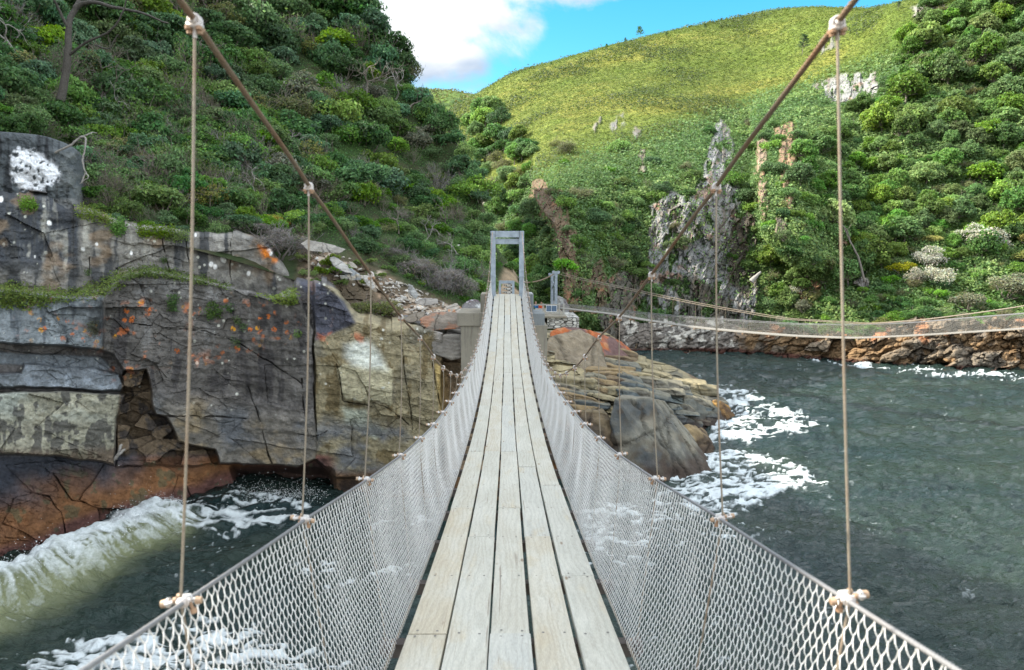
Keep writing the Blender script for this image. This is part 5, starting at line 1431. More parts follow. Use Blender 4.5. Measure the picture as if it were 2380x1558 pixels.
# leafless trees on the left slope
DEADS = [(60,90,150,'a broken one leaning from the upper left corner'),(240,200,150,'its crooked limbs spread over the upper left bushes'),(270,250,110,'standing in dark bushes above the bird-limed rock'),(525,120,110,'right of the nearest left hanger'),(575,240,120,'between the first hanger and the big cable'),
         (600,420,110,'in grey scrub under the big cable'),(855,190,120,'pale against the dark slope below the skyline'),(925,190,90,'hanging off the left skyline'),(955,215,80,'with tips against the cloud'),(800,270,80,'half way up the left hillside'),(990,310,70,'on the spur below the skyline'),
         (870,420,100,'in the scrub left of the steel frame'),(930,500,95,'with white twisting limbs in the scrub'),(985,540,90,'beside the white twisted limbs'),(1040,500,80,'pale and upright above the bright green slope'),(1060,560,60,'among bright leaves near the steel frame'),(910,590,90,'low above the rubble slope'),
         (450,420,110,'in the grey thicket above the cliff edge'),(370,380,110,'at the edge of the grey thicket'),(690,330,80,'behind the second left clamp'),(760,480,90,'right of the second left hanger'),(1110,560,44,'just left of the steel frame')]
for i, (x, y, px, w) in enumerate(DEADS[:4] + DEADS[5:9] + DEADS[11:16] + DEADS[18:20]):
    P, d = land_at('hill', x, y + px * .35)
    place('dead', P + Vector((0, -.6, 0)), px * d / F / 1.15, 'leafless tree, ' + w, 'leafless trees on the left hillside', var=i % 4, tilt=.5)
# the dark trunk at the upper left and the white fallen branch
def limb(name, mat, chains, label, cat, part='trunk'):
    m = MB(); P0 = None
    for pts, r0, r1 in chains:
        w = P3(*np.array([p[:3] for p in pts], float).T); n = 8 * len(w)
        c = pchip(np.linspace(0, 1, n), np.linspace(0, 1, len(w)), w); c += np.stack([.04 * fbm(np.arange(n) * .35, np.full(n, k * 3.3 + r0 * 50), o=2, seed=150) for k in range(3)], -1)
        m.tube(c, np.linspace(r0, r1, n), 7)
        if P0 is None: P0 = w[0]
    o = m.build(name, mat, smooth=True); tag(o, label, cat); return o
limb('dark_trunk', DKBARK, [([(140,235,37.5),(150,190,37.6),(158,120,37.7),(160,60,37.8),(175,20,38),(210,5,38),(270,18,37.8),(330,30,37.6),(390,55,37.4)], .22, .04), ([(160,70,37.8),(140,30,37.5),(120,-10,37)], .10, .05), ([(158,130,37.7),(200,100,37.3),(260,70,37),(285,30,36.8),(300,-20,36.6)], .07, .03), ([(175,20,38),(190,-20,38.4),(200,-60,39)], .12, .06), ([(220,105,37.2),(250,112,36.9),(275,80,36.8)], .05, .02)],
     'tall dark tree trunk with a long arching limb in the upper left corner', 'tree')
limb('white_branch', DRIFT, [([(105,365,31.4),(140,348,31.4),(175,330,31.5),(188,318,31.6),(200,325,31.5),(198,345,31.4),(192,370,31.3),(198,400,31.2),(190,425,31.1)], .05, .03), ([(188,318,31.6),(205,312,31.7),(225,308,32)], .04, .02), ([(198,400,31.2),(205,412,31.1),(185,428,31)], .03, .012)],
     'white bare branch hanging over the bird-limed rock', 'branch')
limb('fallen_log', DRIFT, [([(1745,655,79),(1768,632,79)], .32, .12)], 'bleached log lying among dark bushes under the far cliff', 'log')
for pts, w in (([(268,1068,27.2),(278,1048,27.2),(283,1035,27.3)], 'upright one'), ([(263,1070,27.1),(275,1058,27.1),(292,1046,27.2)], 'leaning one')):
    limb('driftwood', DRIFT, [(pts, .07, .05)], 'bleached driftwood stick wedged in the cliff notch, ' + w, 'driftwood')
limb('tall_bare_tree', BARK, [([(2010,655,83),(1995,600,83.5),(1975,560,84),(1960,525,84.5)], .16, .06), ([(1978,565,84),(1968,535,84),(1945,515,84)], .07, .03), ([(1966,540,84.4),(1980,520,84.2)], .05, .02)], 'tall pale tree trunk leaning over the far shore near the right hanger', 'tree')

# ------------------------------------------------------------------ far side: forest trees and bushes
rr_ = random.Random(12)
FOREST = [(1790,520),(1830,420),(1880,330),(1960,260),(2060,200),(2100,90),(2150,10),(2420,-90),(2460,740),(2300,720),(2150,735),(2000,770),(1860,750),(1770,700),(1770,600)]
def zone_right(x, y):
    if y > 600: b = 'above the far rocky shore'
    elif y > 420: b = 'low on the far slope'
    elif y > 230: b = 'midway up the far slope'
    else: b = 'high on the far slope'
    a = ', left of the right hanger' if x < 1940 else (', right of the right hanger' if x < 2130 else ', by the right edge')
    return b + a
cand = sample(FOREST, 440, 20, rr_); nt_ = 0
cand.sort(key=lambda p: -land_at('right', *p)[1])
for x, y in cand:
    P, d = land_at('right', x, y)
    pale = float(pmask(np.array([x]), np.array([y]), [(1950,360),(2060,350),(2100,520),(2090,640),(1990,600),(1930,450)], 20)[0])
    k = rr_.choices(['forest', 'forestb', 'mid', 'olive'], [26, 30, 20, 12])[0] if rr_.random() > .7 * pale else 'forestb'
    if k.startswith('forest'):
        nt_ += 1
        if nt_ > 225: k = rr_.choice(['mid', 'bright', 'olive', 'dark'])
    px = rr_.choice([rr_.uniform(34, 56), rr_.uniform(44, 84)]) if k.startswith('forest') else rr_.uniform(26, 54)
    if y < 120: px *= .85
    place(k, P - Vector((0, 0, .1)), px * d / F / 1.6, WORDS[k] + ' ' + zone_right(x, y), 'trees on the far forested slope', zs=.95)
for x, y, px, k in ((1990,225+300,70,'bright'),(2290,575,100,'pale'),(2250,560,70,'pale'),(2150,615,80,'pale'),(2160,650,70,'pale'),(2120,650,50,'pale'),(2235,710,70,'silver'),(2330,680,90,'silver'),(2370,690,70,'silver'),(2360,470,80,'silver'),(1845,680,50,'pale'),(1860,720,50,'silver'),(2010,600,50,'yellow'),(2115,545,40,'yellow'),(2085,630,56,'yellow'),(2160,560,40,'yellow'),(2370,560,44,'yellow'),(2380,600,56,'yellow')):
    P, d = land_at('right', x, y)
    place(k, P + Vector((0, -.8, .3)), px * d / F / 1.5, WORDS[k] + ' ' + zone_right(x, y), 'pale and yellow bushes on the far slope')
for i, x in enumerate(range(1760, 2400, 26)):
    y = np.interp(x, [1760, 1900, 2050, 2200, 2400], [748, 758, 756, 728, 722]) + vr.uniform(-10, 6)
    P, d = land_at('shore', x, y - 4); k = vr.choice(['mid', 'olive', 'bright', 'silver', 'dark'])
    place(k, P + Vector((0, 1.2, .1)), vr.uniform(34, 62) * d / F / 1.5, WORDS[k] + ' on top of the far rocky shore', 'bushes on top of the far shore', zs=.8)
# bushes on the far cliffs and gorge
CLIFFB = [(1240,440),(1260,330),(1400,330),(1560,330),(1750,260),(1880,300),(1800,520),(1770,600),(1760,720),(1640,730),(1400,735),(1330,720),(1310,640),(1280,520)]
cand = sample(CLIFFB, 190, 20, rr_)
cand.sort(key=lambda p: -land_at('right', *p)[1])
for x, y in cand:
    if max(float(mk[0]) for mk in cliff_mask_r(np.array([x]), np.array([y]))) > .5 and rr_.random() < .93: continue
    P, d = land_at('right', x, y)
    k = rr_.choices(['mid', 'olive', 'dark', 'bright', 'brown'], [30, 26, 9, 28, 5])[0]
    if y < 430 and rr_.random() < .45: continue
    w = 'on the ledges of the white far cliff' if x < 1700 and y > 420 else ('above the white far cliff' if y <= 420 else 'in the dark gully beside the pink cliff')
    place(k, P, rr_.uniform(26, 56) * d / F / 1.5, WORDS[k] + ' ' + w, 'bushes on the far cliffs')
GORGE = [(1080,330),(1110,250),(1240,330),(1240,450),(1290,540),(1310,700),(1230,700),(1180,620),(1150,520),(1120,420)]
cand = sample(GORGE, 70, 17, rr_)
cand.sort(key=lambda p: -land_at('right', *p)[1])
for x, y in cand:
    if max(float(mk[0]) for mk in cliff_mask_r(np.array([x]), np.array([y]))) > .4: continue
    P, d = land_at('right', x, y); k = rr_.choices(['forest', 'forestb', 'dark', 'mid', 'olive'], [35, 12, 34, 14, 6])[0]
    place(k, P, rr_.uniform(34, 60) * d / F / 1.55, WORDS[k] + ' in the narrow gorge behind the steel bridge frame', 'trees in the gorge')
for i, (x, y, px) in enumerate(((1862,125,40),(1488,82,26),(1408,112,16),(1455,98,14),(2085,20,16),(1640,66,14),(1280,150,12),(1550,80,12))):
    P, d = land_at('right', x, y)
    place('pine', P, px * d / F / 1.0, ['small pine standing alone on the open heath', 'taller pine breaking the heath skyline', 'tiny pine on the skyline nearest the cloud', 'thin pine on the skyline between two others', 'tiny pine on the skyline at the right end of the blue sky',
          'tiny pine low on the skyline right of the tall one', 'tiny pine where the heath meets the cloud', 'tiny pine on the skyline just right of the tall one'][i], 'pines on the heath')

# ------------------------------------------------------------------ ground cover (nobody could count it)
def carpet(key, name, mat, n, size, mask, label, seed, jit=.7, lift=.5, asp=.6, thick=.25):
    r = np.random.default_rng(seed); Xg, Yg, Dg, P = LANDS[key]
    a = P[:-1, :-1]; e1 = P[1:, :-1] - a; e2 = P[:-1, 1:] - a
    cr = np.cross(e2, e1); ar = np.linalg.norm(cr, axis=-1)
    w = mask(Xg[:-1, :-1], Yg[:-1, :-1], P[:-1, :-1]) * ar / np.maximum(Dg[:-1, :-1], 1) ** 1.4; w = np.clip(w, 0, None).ravel(); w /= w.sum()
    idx = r.choice(len(w), n, p=w); i, j = np.unravel_index(idx, ar.shape)
    u, v = r.random((2, n, 1))
    C = a[i, j] + e1[i, j] * u + e2[i, j] * v
    nr = cr[i, j] / (ar[i, j][:, None] + 1e-9); nr *= np.sign((nr * (np.array([0, 0, EYE]) - C)).sum(1))[:, None]
    cl = vn(C[:, 0] * .9 / thick ** .5, C[:, 1] * .9 / thick ** .5, C[:, 2] * .9 / thick ** .5, seed) * .5 + .5
    C = C + nr * (r.random((n, 1)) ** 1.5 * thick * (.3 + 1.4 * cl[:, None]))
    m = MB(); leaf_quads(m, C, nr + np.array([0, 0, lift]), size * (Dg[i, j] / np.median(Dg[i, j])) ** .8, jit, asp, r.uniform(.6, 1.3, n) * (.75 + .5 * cl), seed)
    o = m.build(name, mat); tag(o, label, 'ground cover', kind='stuff'); return o
def mk_l(px, py, P):
    e = np.clip(poly_sd(px, py, [(-70,330),(-70,-70),(830,-70),(1000,240),(1145,520),(1150,730),(1090,715),(1000,690),(900,630),(800,590),(690,560),(650,600),(560,560),(430,545),(300,530),(190,480),(180,330)]) / 10 + .5, 0, 1)
    return e
n_l = lambda s, f: (lambda px, py, P: mk_l(px, py, P) * sstep(-.05, .25, f * fbm(P[..., 0] / 3, P[..., 1] / 3, P[..., 2] / 3, o=3, seed=s)))
carpet('hill', 'undergrowth', L_DARK, 120000, .05, lambda a, b, c: mk_l(a, b, c) + 0 * a, 'dark green undergrowth covering the left hillside', 900, thick=.35)
carpet('hill', 'undergrowth', L_MID, 90000, .045, n_l(901, 1), 'mid green undergrowth in patches on the left hillside', 902, thick=.35)
carpet('hill', 'dry_grass', L_OLI, 40000, .06, n_l(901, -1), 'olive dry grass between the bushes of the left hillside', 903, asp=.14, thick=.3)
carpet('hill', 'creeper', L_BRI, 60000, .06, lambda px, py, P: pmask(px, py, [(1010,470),(1060,440),(1120,520),(1140,700),(1060,690),(1080,620),(1020,540)], 20) * sstep(-.2, .2, fbm(px / 25, py / 25, o=3, seed=904)), 'bright green creeper on the slope left of the steel frame', 904, thick=.3)
cmask = lambda px, py: 1 - .93 * sstep(.2, .6, np.maximum.reduce(cliff_mask_r(px, py)))
heathm = lambda px, py, P: sstep(-10, 60, (440 - .33 * (px - 1240)) - py) * (px > 1000) * (px < 2420) * (py > -40) * cmask(px, py)
carpet('right', 'heath', mat_leaf('heath_leaf', (.128, .186, .052), .03, .2), 190000, .34, heathm, 'yellow green heath covering the open hill', 910, thick=.5, lift=1.4, asp=.35, jit=.45)
carpet('right', 'heath_bushes', mat_leaf('heath_dark', (.100, .138, .042), .03, .2), 30000, .34, lambda px, py, P: heathm(px, py, P) * sstep(.0, .3, fbm(P[..., 0] / 14, P[..., 1] / 14, P[..., 2] / 14, o=4, seed=911)), 'darker green bushes scattered through the heath', 912, thick=.9, lift=.5)
lowm = lambda px, py, P: sstep(60, -20, (440 - .33 * (px - 1240)) - py) * (py < 765) * (px < 2420) * (py > -40) * cmask(px, py)
carpet('right', 'scrub', L_FOR, 150000, .20, lowm, 'mid green scrub covering the lower far slope', 913, thick=.7)
carpet('right', 'scrub', L_FORB, 90000, .19, lambda px, py, P: lowm(px, py, P) * sstep(.0, .3, fbm(P[..., 0] / 8, P[..., 1] / 8, P[..., 2] / 8, o=3, seed=914)), 'bright green scrub in patches on the lower far slope', 915, thick=.8)
sidem = lambda px, py, P: 1.0 * (px > 2400) * (px < 3100) * (py > -150) * (py < 765)
carpet('right', 'scrub', L_FOR, 70000, .22, sidem, 'mid green scrub on the slope beyond the right edge', 918, thick=.9)
for x, y in sample([(2470,720),(2470,-60),(2950,-120),(2950,720)], 60, 34, rr_):
    P, d = land_at('right', x, y)
    place(rr_.choice(['forest', 'forestb']), P, rr_.uniform(40, 84) * d / F / 1.6, 'forest tree beyond the right edge of the view', 'trees beyond the right edge', zs=.95)
carpet('far', 'far_scrub', L_OLI, 16000, .8, lambda px, py, P: 1.0 + 0 * px, 'olive scrub on the last ridge up the valley', 917, thick=1.2)
# ------------------------------------------------------------------ loose rocks
def hull_mesh(name, pts, mat, colf, cuts=5, amp=.05, seed=0, freq=2.0, layer=None, bev=.03, cracks=0):
    """a rock: the hull of a few corner points, broken edges, grain and bedding"""
    bm = bmesh.new()
    for p in pts: bm.verts.new(p)
    bmesh.ops.convex_hull(bm, input=bm.verts)
    for v in [v for v in bm.verts if not v.link_faces]: bm.verts.remove(v)
    bmesh.ops.bevel(bm, geom=bm.edges[:], offset=bev, segments=1, affect='EDGES', profile=.6, clamp_overlap=True)
    bmesh.ops.triangulate(bm, faces=bm.faces[:])
    for k in range(cuts):
        L = sorted(e.calc_length() for e in bm.edges); lim = max(L[int(len(L) * .55)], L[-1] * .35)
        bmesh.ops.subdivide_edges(bm, edges=[e for e in bm.edges if e.calc_length() > lim], cuts=1); bmesh.ops.triangulate(bm, faces=[f for f in bm.faces if len(f.verts) > 3])
        if len(bm.verts) > 9000: break
    bm.normal_update()
    co = np.array([v.co[:] for v in bm.verts]); no = np.array([v.normal[:] for v in bm.verts])
    n = fbm(co[:, 0] * freq, co[:, 1] * freq, co[:, 2] * freq, o=4, seed=seed)
    d = amp * n
    d = d + amp * .35 * fbm(co[:, 0] * freq * 4.5, co[:, 1] * freq * 4.5, co[:, 2] * freq * 4.5, o=3, seed=seed + 2)
    crk = np.full(len(co), 9.0); rc = np.random.default_rng(seed + 9); span = np.ptp(co, axis=0).max()
    for k in range(cracks):
        nv = rc.normal(0, 1, 3) * np.array([1, .4, 1.2]); nv /= np.linalg.norm(nv)
        crk = np.minimum(crk, np.abs((co + .06 * span * n[:, None]) @ nv - rc.uniform(-.3, .3) * span) / (.012 * span))
    d = d - np.exp(-crk ** 2) * .016 * span
    if layer: d = d + layer[1] * (np.abs(((co[:, 2] + .15 * n + .12 * co[:, 0]) / layer[0]) % 1 - .5) - .25) * (1 - np.abs(no[:, 2:3][:, 0]))
    co2 = co + no * d[:, None]
    m = MB(); tri = np.array([[v.index for v in f.verts] for f in bm.faces]) if False else None
    bm.verts.index_update(); tri = np.array([[v.index for v in f.verts] for f in bm.faces])
    m.add(co2, None, tri, col=np.clip(colf(co2, no, n) * (1 - .45 * np.exp(-crk ** 2))[:, None], .01, .8)); bm.free()
    return m.mesh(name, mat)
BOULD = mat_attr_rock('boulder_rock', 2.2, .8, .85, .06, .3)
def px_rock(name, label, pts, colf, cat='rock', group=None, **kw):
    w = np.array([P3(*p) for p in pts]); c = w.mean(0); base_f = colf
    def colf(co, no, n):                                      # the tide keeps the foot of a rock dark
        k = sstep(1.5, .5, co[:, 2] + c[2] + .6 * n + .3 * fbm(co[:, 0] * 2, co[:, 1] * 2, co[:, 2] * 2, o=2, seed=7))
        return blend(base_f(co, no, n), k * .85, shade((50,38,32)))
    o = bpy.data.objects.new(name, hull_mesh(name, (w - c).tolist(), BOULD, colf, **kw)); COL.objects.link(o); o.location = c
    return tag(o, label, cat, group)
def two(c1, c2, thr=.0, up=None, seed=5, f=1.5, c3=None):
    q = lambda c: None if c is None else tuple(v * .84 for v in c)
    c1, c2, up, c3 = q(c1), q(c2), q(up), q(c3)
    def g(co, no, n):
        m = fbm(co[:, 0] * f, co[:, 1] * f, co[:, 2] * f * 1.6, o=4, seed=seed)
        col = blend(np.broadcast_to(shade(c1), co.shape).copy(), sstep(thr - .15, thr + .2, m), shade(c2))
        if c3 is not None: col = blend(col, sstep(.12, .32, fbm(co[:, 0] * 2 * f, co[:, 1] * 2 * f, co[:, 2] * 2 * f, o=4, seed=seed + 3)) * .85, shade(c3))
        if up is not None: col = blend(col, sstep(.3, .75, no[:, 2] + .3 * n) * .6, shade(up))  # upward faces painted paler, to bring out form that flat light hides
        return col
    return g
# the big slate block on the point
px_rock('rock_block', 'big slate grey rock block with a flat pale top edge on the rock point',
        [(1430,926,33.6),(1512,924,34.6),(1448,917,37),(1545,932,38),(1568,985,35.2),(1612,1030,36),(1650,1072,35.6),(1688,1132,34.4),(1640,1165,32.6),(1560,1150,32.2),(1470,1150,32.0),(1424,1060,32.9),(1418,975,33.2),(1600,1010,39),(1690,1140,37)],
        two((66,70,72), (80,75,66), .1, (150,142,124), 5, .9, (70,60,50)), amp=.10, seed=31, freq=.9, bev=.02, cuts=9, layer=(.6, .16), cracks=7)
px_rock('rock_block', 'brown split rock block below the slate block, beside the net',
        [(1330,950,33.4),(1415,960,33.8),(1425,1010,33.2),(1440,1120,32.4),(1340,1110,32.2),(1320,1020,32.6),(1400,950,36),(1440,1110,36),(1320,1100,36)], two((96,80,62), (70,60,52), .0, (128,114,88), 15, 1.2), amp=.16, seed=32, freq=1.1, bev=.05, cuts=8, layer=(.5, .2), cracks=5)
px_rock('rock_block', 'long brown ledge of rock at the tide line under the slate block',
        [(1440,1130,32.2),(1560,1145,31.9),(1640,1160,32.4),(1590,1200,31.2),(1450,1190,31.2),(1380,1170,31.4),(1450,1120,34),(1640,1150,34)], two((92,66,46), (62,48,40), .0, None, 25, 1.4), amp=.15, seed=33, bev=.05)
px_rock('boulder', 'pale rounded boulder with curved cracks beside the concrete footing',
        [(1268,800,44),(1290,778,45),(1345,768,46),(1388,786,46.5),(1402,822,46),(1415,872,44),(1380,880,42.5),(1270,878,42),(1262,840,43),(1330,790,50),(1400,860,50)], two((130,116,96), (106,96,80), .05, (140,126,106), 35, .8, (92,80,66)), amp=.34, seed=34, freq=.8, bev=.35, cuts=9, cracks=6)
px_rock('boulder', 'broad dark slab with bright orange lichen under the stone wall',
        [(1270,772,47),(1300,762,48),(1380,768,50),(1440,790,52),(1488,828,52),(1440,838,49),(1370,828,47),(1290,800,46),(1340,766,54),(1480,825,57)], two((104,78,74), (166,90,46), .02, None, 45, .7, (170,120,84)), amp=.22, seed=35, freq=.7, bev=.2, cuts=9, cracks=4)
px_rock('boulder', 'grey lichen boulder with white patches left of the concrete abutment',
        [(1068,726,33),(1074,704,33.4),(1096,694,33.8),(1118,700,34),(1124,730,33.4),(1095,732,32.8),(1100,698,35.4)], two((118,114,112), (92,80,82), .0, None, 55, 2.2, (190,188,184)), amp=.09, seed=36, bev=.12)
px_rock('boulder', 'grey boulder among white flowers right of the abutment', [(1272,722,67),(1282,702,67.5),(1294,688,68),(1308,690,68),(1326,712,67.5),(1322,735,67),(1274,738,66.5),(1300,700,71)], two((140,138,134), (112,104,104), .0, None, 65, .9), amp=.2, seed=37, bev=.25)
px_rock('boulder', 'reddish wet rock in the foam at the foot of the slate block', [(1652,1072,36.6),(1690,1064,37),(1712,1075,36.8),(1722,1098,36),(1680,1102,35.6),(1650,1095,35.8),(1690,1080,38.5)], two((86,58,52), (62,44,42), .0, None, 75, 1.4), amp=.12, seed=38, bev=.15)
px_rock('boulder', 'reddish wet rock beyond the tip of the rock point', [(1700,964,48),(1725,952,48.4),(1742,968,48),(1738,976,47.4),(1705,978,47.2),(1725,960,50)], two((86,58,52), (62,44,42), .0, None, 85, 1.4), amp=.15, seed=39, bev=.15)
px_rock('boulder', 'golden brown rock on the seaward side of the point', [(1652,928,45.5),(1676,932,45.8),(1700,955,46),(1712,968,45.6),(1690,978,45),(1660,958,45),(1690,945,48)], two((170,128,70), (110,84,56), .0, None, 95, 1.2), amp=.16, seed=40, bev=.12)
# layered slabs lying over the point, each dipping to the right
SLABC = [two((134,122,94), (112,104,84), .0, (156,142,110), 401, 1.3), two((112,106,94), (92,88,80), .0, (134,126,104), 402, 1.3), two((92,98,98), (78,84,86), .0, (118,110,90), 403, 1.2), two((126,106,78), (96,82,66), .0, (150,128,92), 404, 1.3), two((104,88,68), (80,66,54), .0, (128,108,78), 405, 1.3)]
ps = random.Random(77)
def top_y(x): return np.interp(x, [1270, 1400, 1480, 1560, 1610, 1650, 1690], [775, 785, 832, 868, 886, 902, 938])
def bot_y(x): return np.interp(x, [1270, 1330, 1420, 1440, 1560, 1640, 1690], [960, 950, 930, 918, 925, 985, 985])
slabs = []
for x, y in sample([(1285,880),(1400,880),(1420,800),(1500,850),(1600,890),(1680,945),(1670,985),(1590,985),(1540,935),(1440,915),(1330,960),(1280,960)], 62, 15, ps): slabs.append((x, y))
for x, y in sorted(slabs, key=lambda q: q[1]):
    P, d = land_at('point', x, y); d -= .25
    L_ = ps.uniform(40, 120) * (1 - .3 * (y > 960)); th = ps.uniform(9, 22); dip = .13 + ps.uniform(-.05, .10); j = lambda a: ps.uniform(-a, a)
    x0, x1 = x - L_ / 2, min(x + L_ / 2, 1688); y0, y1 = y - dip * (x - x0), y + dip * (x1 - x)
    pts = [(x0 + j(6), y0 + th * .5 + j(3), d), (x1 + j(6), y1 + th * .5 + j(3), d + .3), (x0 + j(5), y0 - th * .4 + j(2), d + .1), (x1 + j(5), y1 - th * .3 + j(2), d + .5), ((x0 + x1) / 2 + j(L_ * .2), (y0 + y1) / 2 - th * .55, d), ((x0 + x1) / 2 + j(L_ * .2), (y0 + y1) / 2 + th * .7, d - .2),
           (x0 + 8 + j(6), y0 - th * .8, d + 2.2), (x1 - 6 + j(6), y1 - th * .8, d + 2.6), (x0 + 4, y0 + th * .6, d + 2.5), (x1 - 4, y1 + th * .6, d + 2.8)]
    ci = ps.choices(range(5), [34, 22, 10, 22, 12])[0]
    if pmask(np.array([x]), np.array([y]), [(1440,890),(1560,895),(1660,930),(1690,970),(1600,990),(1500,960)], 10)[0] > .5: ci = ps.choice([2, 2, 1])
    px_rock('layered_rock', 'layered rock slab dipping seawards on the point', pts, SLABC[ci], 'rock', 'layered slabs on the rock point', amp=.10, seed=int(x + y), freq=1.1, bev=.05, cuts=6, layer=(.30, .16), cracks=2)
for lab, pts, ci in (('rounded ledge behind the slate block, sloping to the foam', [(1545,1000,37),(1600,985,38),(1655,1030,38),(1690,1125,36.5),(1640,1140,35.6),(1580,1090,35.8),(1560,1040,36.2),(1640,1000,41),(1700,1120,39)], 3),
                     ('dark stepped ledge at the foot of the slate block, next to the foam', [(1630,1090,35),(1665,1085,35.5),(1692,1140,34.8),(1680,1160,34),(1625,1160,33.6),(1610,1120,34),(1660,1100,37)], 4),
                     ('blue grey layered ledge above the foam at the seaward edge', [(1550,935,42.5),(1620,925,44),(1672,950,45),(1690,985,44.6),(1640,1000,43),(1570,985,42),(1600,920,47)], 2)):
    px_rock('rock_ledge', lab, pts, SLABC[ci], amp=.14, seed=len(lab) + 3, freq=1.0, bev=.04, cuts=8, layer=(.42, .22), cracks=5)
# slabs at the top of the left cliff
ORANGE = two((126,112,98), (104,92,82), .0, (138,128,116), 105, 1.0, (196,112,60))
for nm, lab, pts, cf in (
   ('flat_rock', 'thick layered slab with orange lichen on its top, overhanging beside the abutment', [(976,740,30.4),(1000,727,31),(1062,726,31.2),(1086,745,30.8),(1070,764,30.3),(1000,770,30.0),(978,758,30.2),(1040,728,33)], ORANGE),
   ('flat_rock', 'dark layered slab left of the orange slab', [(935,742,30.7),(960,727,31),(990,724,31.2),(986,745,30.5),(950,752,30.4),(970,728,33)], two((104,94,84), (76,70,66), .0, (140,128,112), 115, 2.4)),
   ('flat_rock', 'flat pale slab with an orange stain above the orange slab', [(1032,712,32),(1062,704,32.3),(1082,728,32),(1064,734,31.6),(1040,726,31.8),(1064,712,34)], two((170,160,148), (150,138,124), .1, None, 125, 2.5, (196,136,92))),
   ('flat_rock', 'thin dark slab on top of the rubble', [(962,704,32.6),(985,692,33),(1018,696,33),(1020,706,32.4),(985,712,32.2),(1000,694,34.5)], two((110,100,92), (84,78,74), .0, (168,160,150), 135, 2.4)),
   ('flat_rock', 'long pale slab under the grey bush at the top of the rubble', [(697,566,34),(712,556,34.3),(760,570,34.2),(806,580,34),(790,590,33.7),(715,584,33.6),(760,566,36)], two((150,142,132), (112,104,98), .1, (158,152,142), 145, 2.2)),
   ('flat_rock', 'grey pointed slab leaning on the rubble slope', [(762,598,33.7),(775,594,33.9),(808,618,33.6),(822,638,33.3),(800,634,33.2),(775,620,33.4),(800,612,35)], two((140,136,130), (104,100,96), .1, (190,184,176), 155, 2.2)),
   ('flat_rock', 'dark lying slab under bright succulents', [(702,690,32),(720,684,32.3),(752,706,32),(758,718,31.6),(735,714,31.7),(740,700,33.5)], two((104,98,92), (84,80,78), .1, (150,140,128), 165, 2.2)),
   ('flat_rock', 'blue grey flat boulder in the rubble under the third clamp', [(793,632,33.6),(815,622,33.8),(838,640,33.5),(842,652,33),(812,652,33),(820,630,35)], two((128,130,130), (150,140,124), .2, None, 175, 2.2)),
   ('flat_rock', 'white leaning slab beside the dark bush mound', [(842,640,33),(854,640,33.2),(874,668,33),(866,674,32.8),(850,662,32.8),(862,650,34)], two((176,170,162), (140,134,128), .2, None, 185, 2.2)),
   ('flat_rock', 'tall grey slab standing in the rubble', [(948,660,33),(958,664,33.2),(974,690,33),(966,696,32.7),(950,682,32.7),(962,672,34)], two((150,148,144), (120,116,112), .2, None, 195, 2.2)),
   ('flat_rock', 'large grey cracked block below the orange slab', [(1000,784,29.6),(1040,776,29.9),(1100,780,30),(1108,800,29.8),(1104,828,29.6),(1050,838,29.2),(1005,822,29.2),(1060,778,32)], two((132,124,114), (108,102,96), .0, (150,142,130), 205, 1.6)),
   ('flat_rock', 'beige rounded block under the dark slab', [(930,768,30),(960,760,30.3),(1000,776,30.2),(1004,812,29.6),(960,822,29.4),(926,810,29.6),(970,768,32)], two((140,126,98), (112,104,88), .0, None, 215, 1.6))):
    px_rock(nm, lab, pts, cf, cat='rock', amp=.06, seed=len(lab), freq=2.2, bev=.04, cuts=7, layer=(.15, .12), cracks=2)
# small rubble pieces: a handful of shapes, each stone its own object
RUB = []
for k in range(6):
    r = np.random.default_rng(800 + k); pts = r.normal(0, 1, (11, 3)); pts /= np.linalg.norm(pts, axis=1)[:, None]; pts *= np.array([.5, .34, .10 + .09 * (k % 3)])
    RUB.append(hull_mesh('rubble_stone', pts.tolist(), BOULD, [two((190,182,172), (150,140,128), .1, None, 300 + k, 4), two((140,128,114), (104,94,84), .1, (176,168,156), 300 + k, 4), two((204,198,190), (168,156,142), .1, None, 300 + k, 4)][k % 3], cuts=3, amp=.03, seed=k, freq=4, bev=.02))
def stones(poly, n, mn, mx, mind, label, group, key='hill', name='rubble_stone', seed=1, lift=.04):
    rs = random.Random(seed)
    for x, y in sample(poly, n, mind, rs):
        P, d = land_at(key, x, y); s = rs.uniform(mn, mx) ** 1.0 * d / F
        o = bpy.data.objects.new(name, RUB[rs.randrange(6)]); COL.objects.link(o); o.location = P + Vector((0, 0, lift)); o.scale = (s, s, s * rs.uniform(.8, 1.5))
        o.rotation_euler = (rs.uniform(-.5, .5), rs.uniform(-.5, .5), rs.uniform(0, 6.28)); tag(o, label, 'stone', group)
stones([(870,640),(940,655),(1010,690),(1060,722),(1030,735),(950,720),(900,700)], 130, 7, 26, 7, 'pale broken stone on the sandy rubble slope', 'stones on the rubble slope', seed=1)
stones([(730,570),(800,590),(880,640),(860,680),(780,640),(720,620)], 30, 10, 34, 15, 'grey broken stone among the succulents above the cliff', 'stones among the succulents', seed=2)
stones([(1050,520),(1110,590),(1130,690),(1075,690),(1060,610)], 26, 8, 24, 12, 'pale stone on the green slope left of the steel frame', 'stones on the green slope', seed=3)
# stepped stone path behind the frame
for i, (x, y, w) in enumerate(((1177,676,26),(1178,668,24),(1179,660,22),(1180,652,20))):
    P, d = land_at('hill', x, y); m = MB(); m.box((0, 0, 0), (w * d / F, .5, .22)); o = m.build('stone_step', bpy.data.materials['dry_stone']); o.location = P; bevel(o, .03)
    tag(o, 'stone step on the path behind the bridge frame', 'step', 'stone steps on the path')

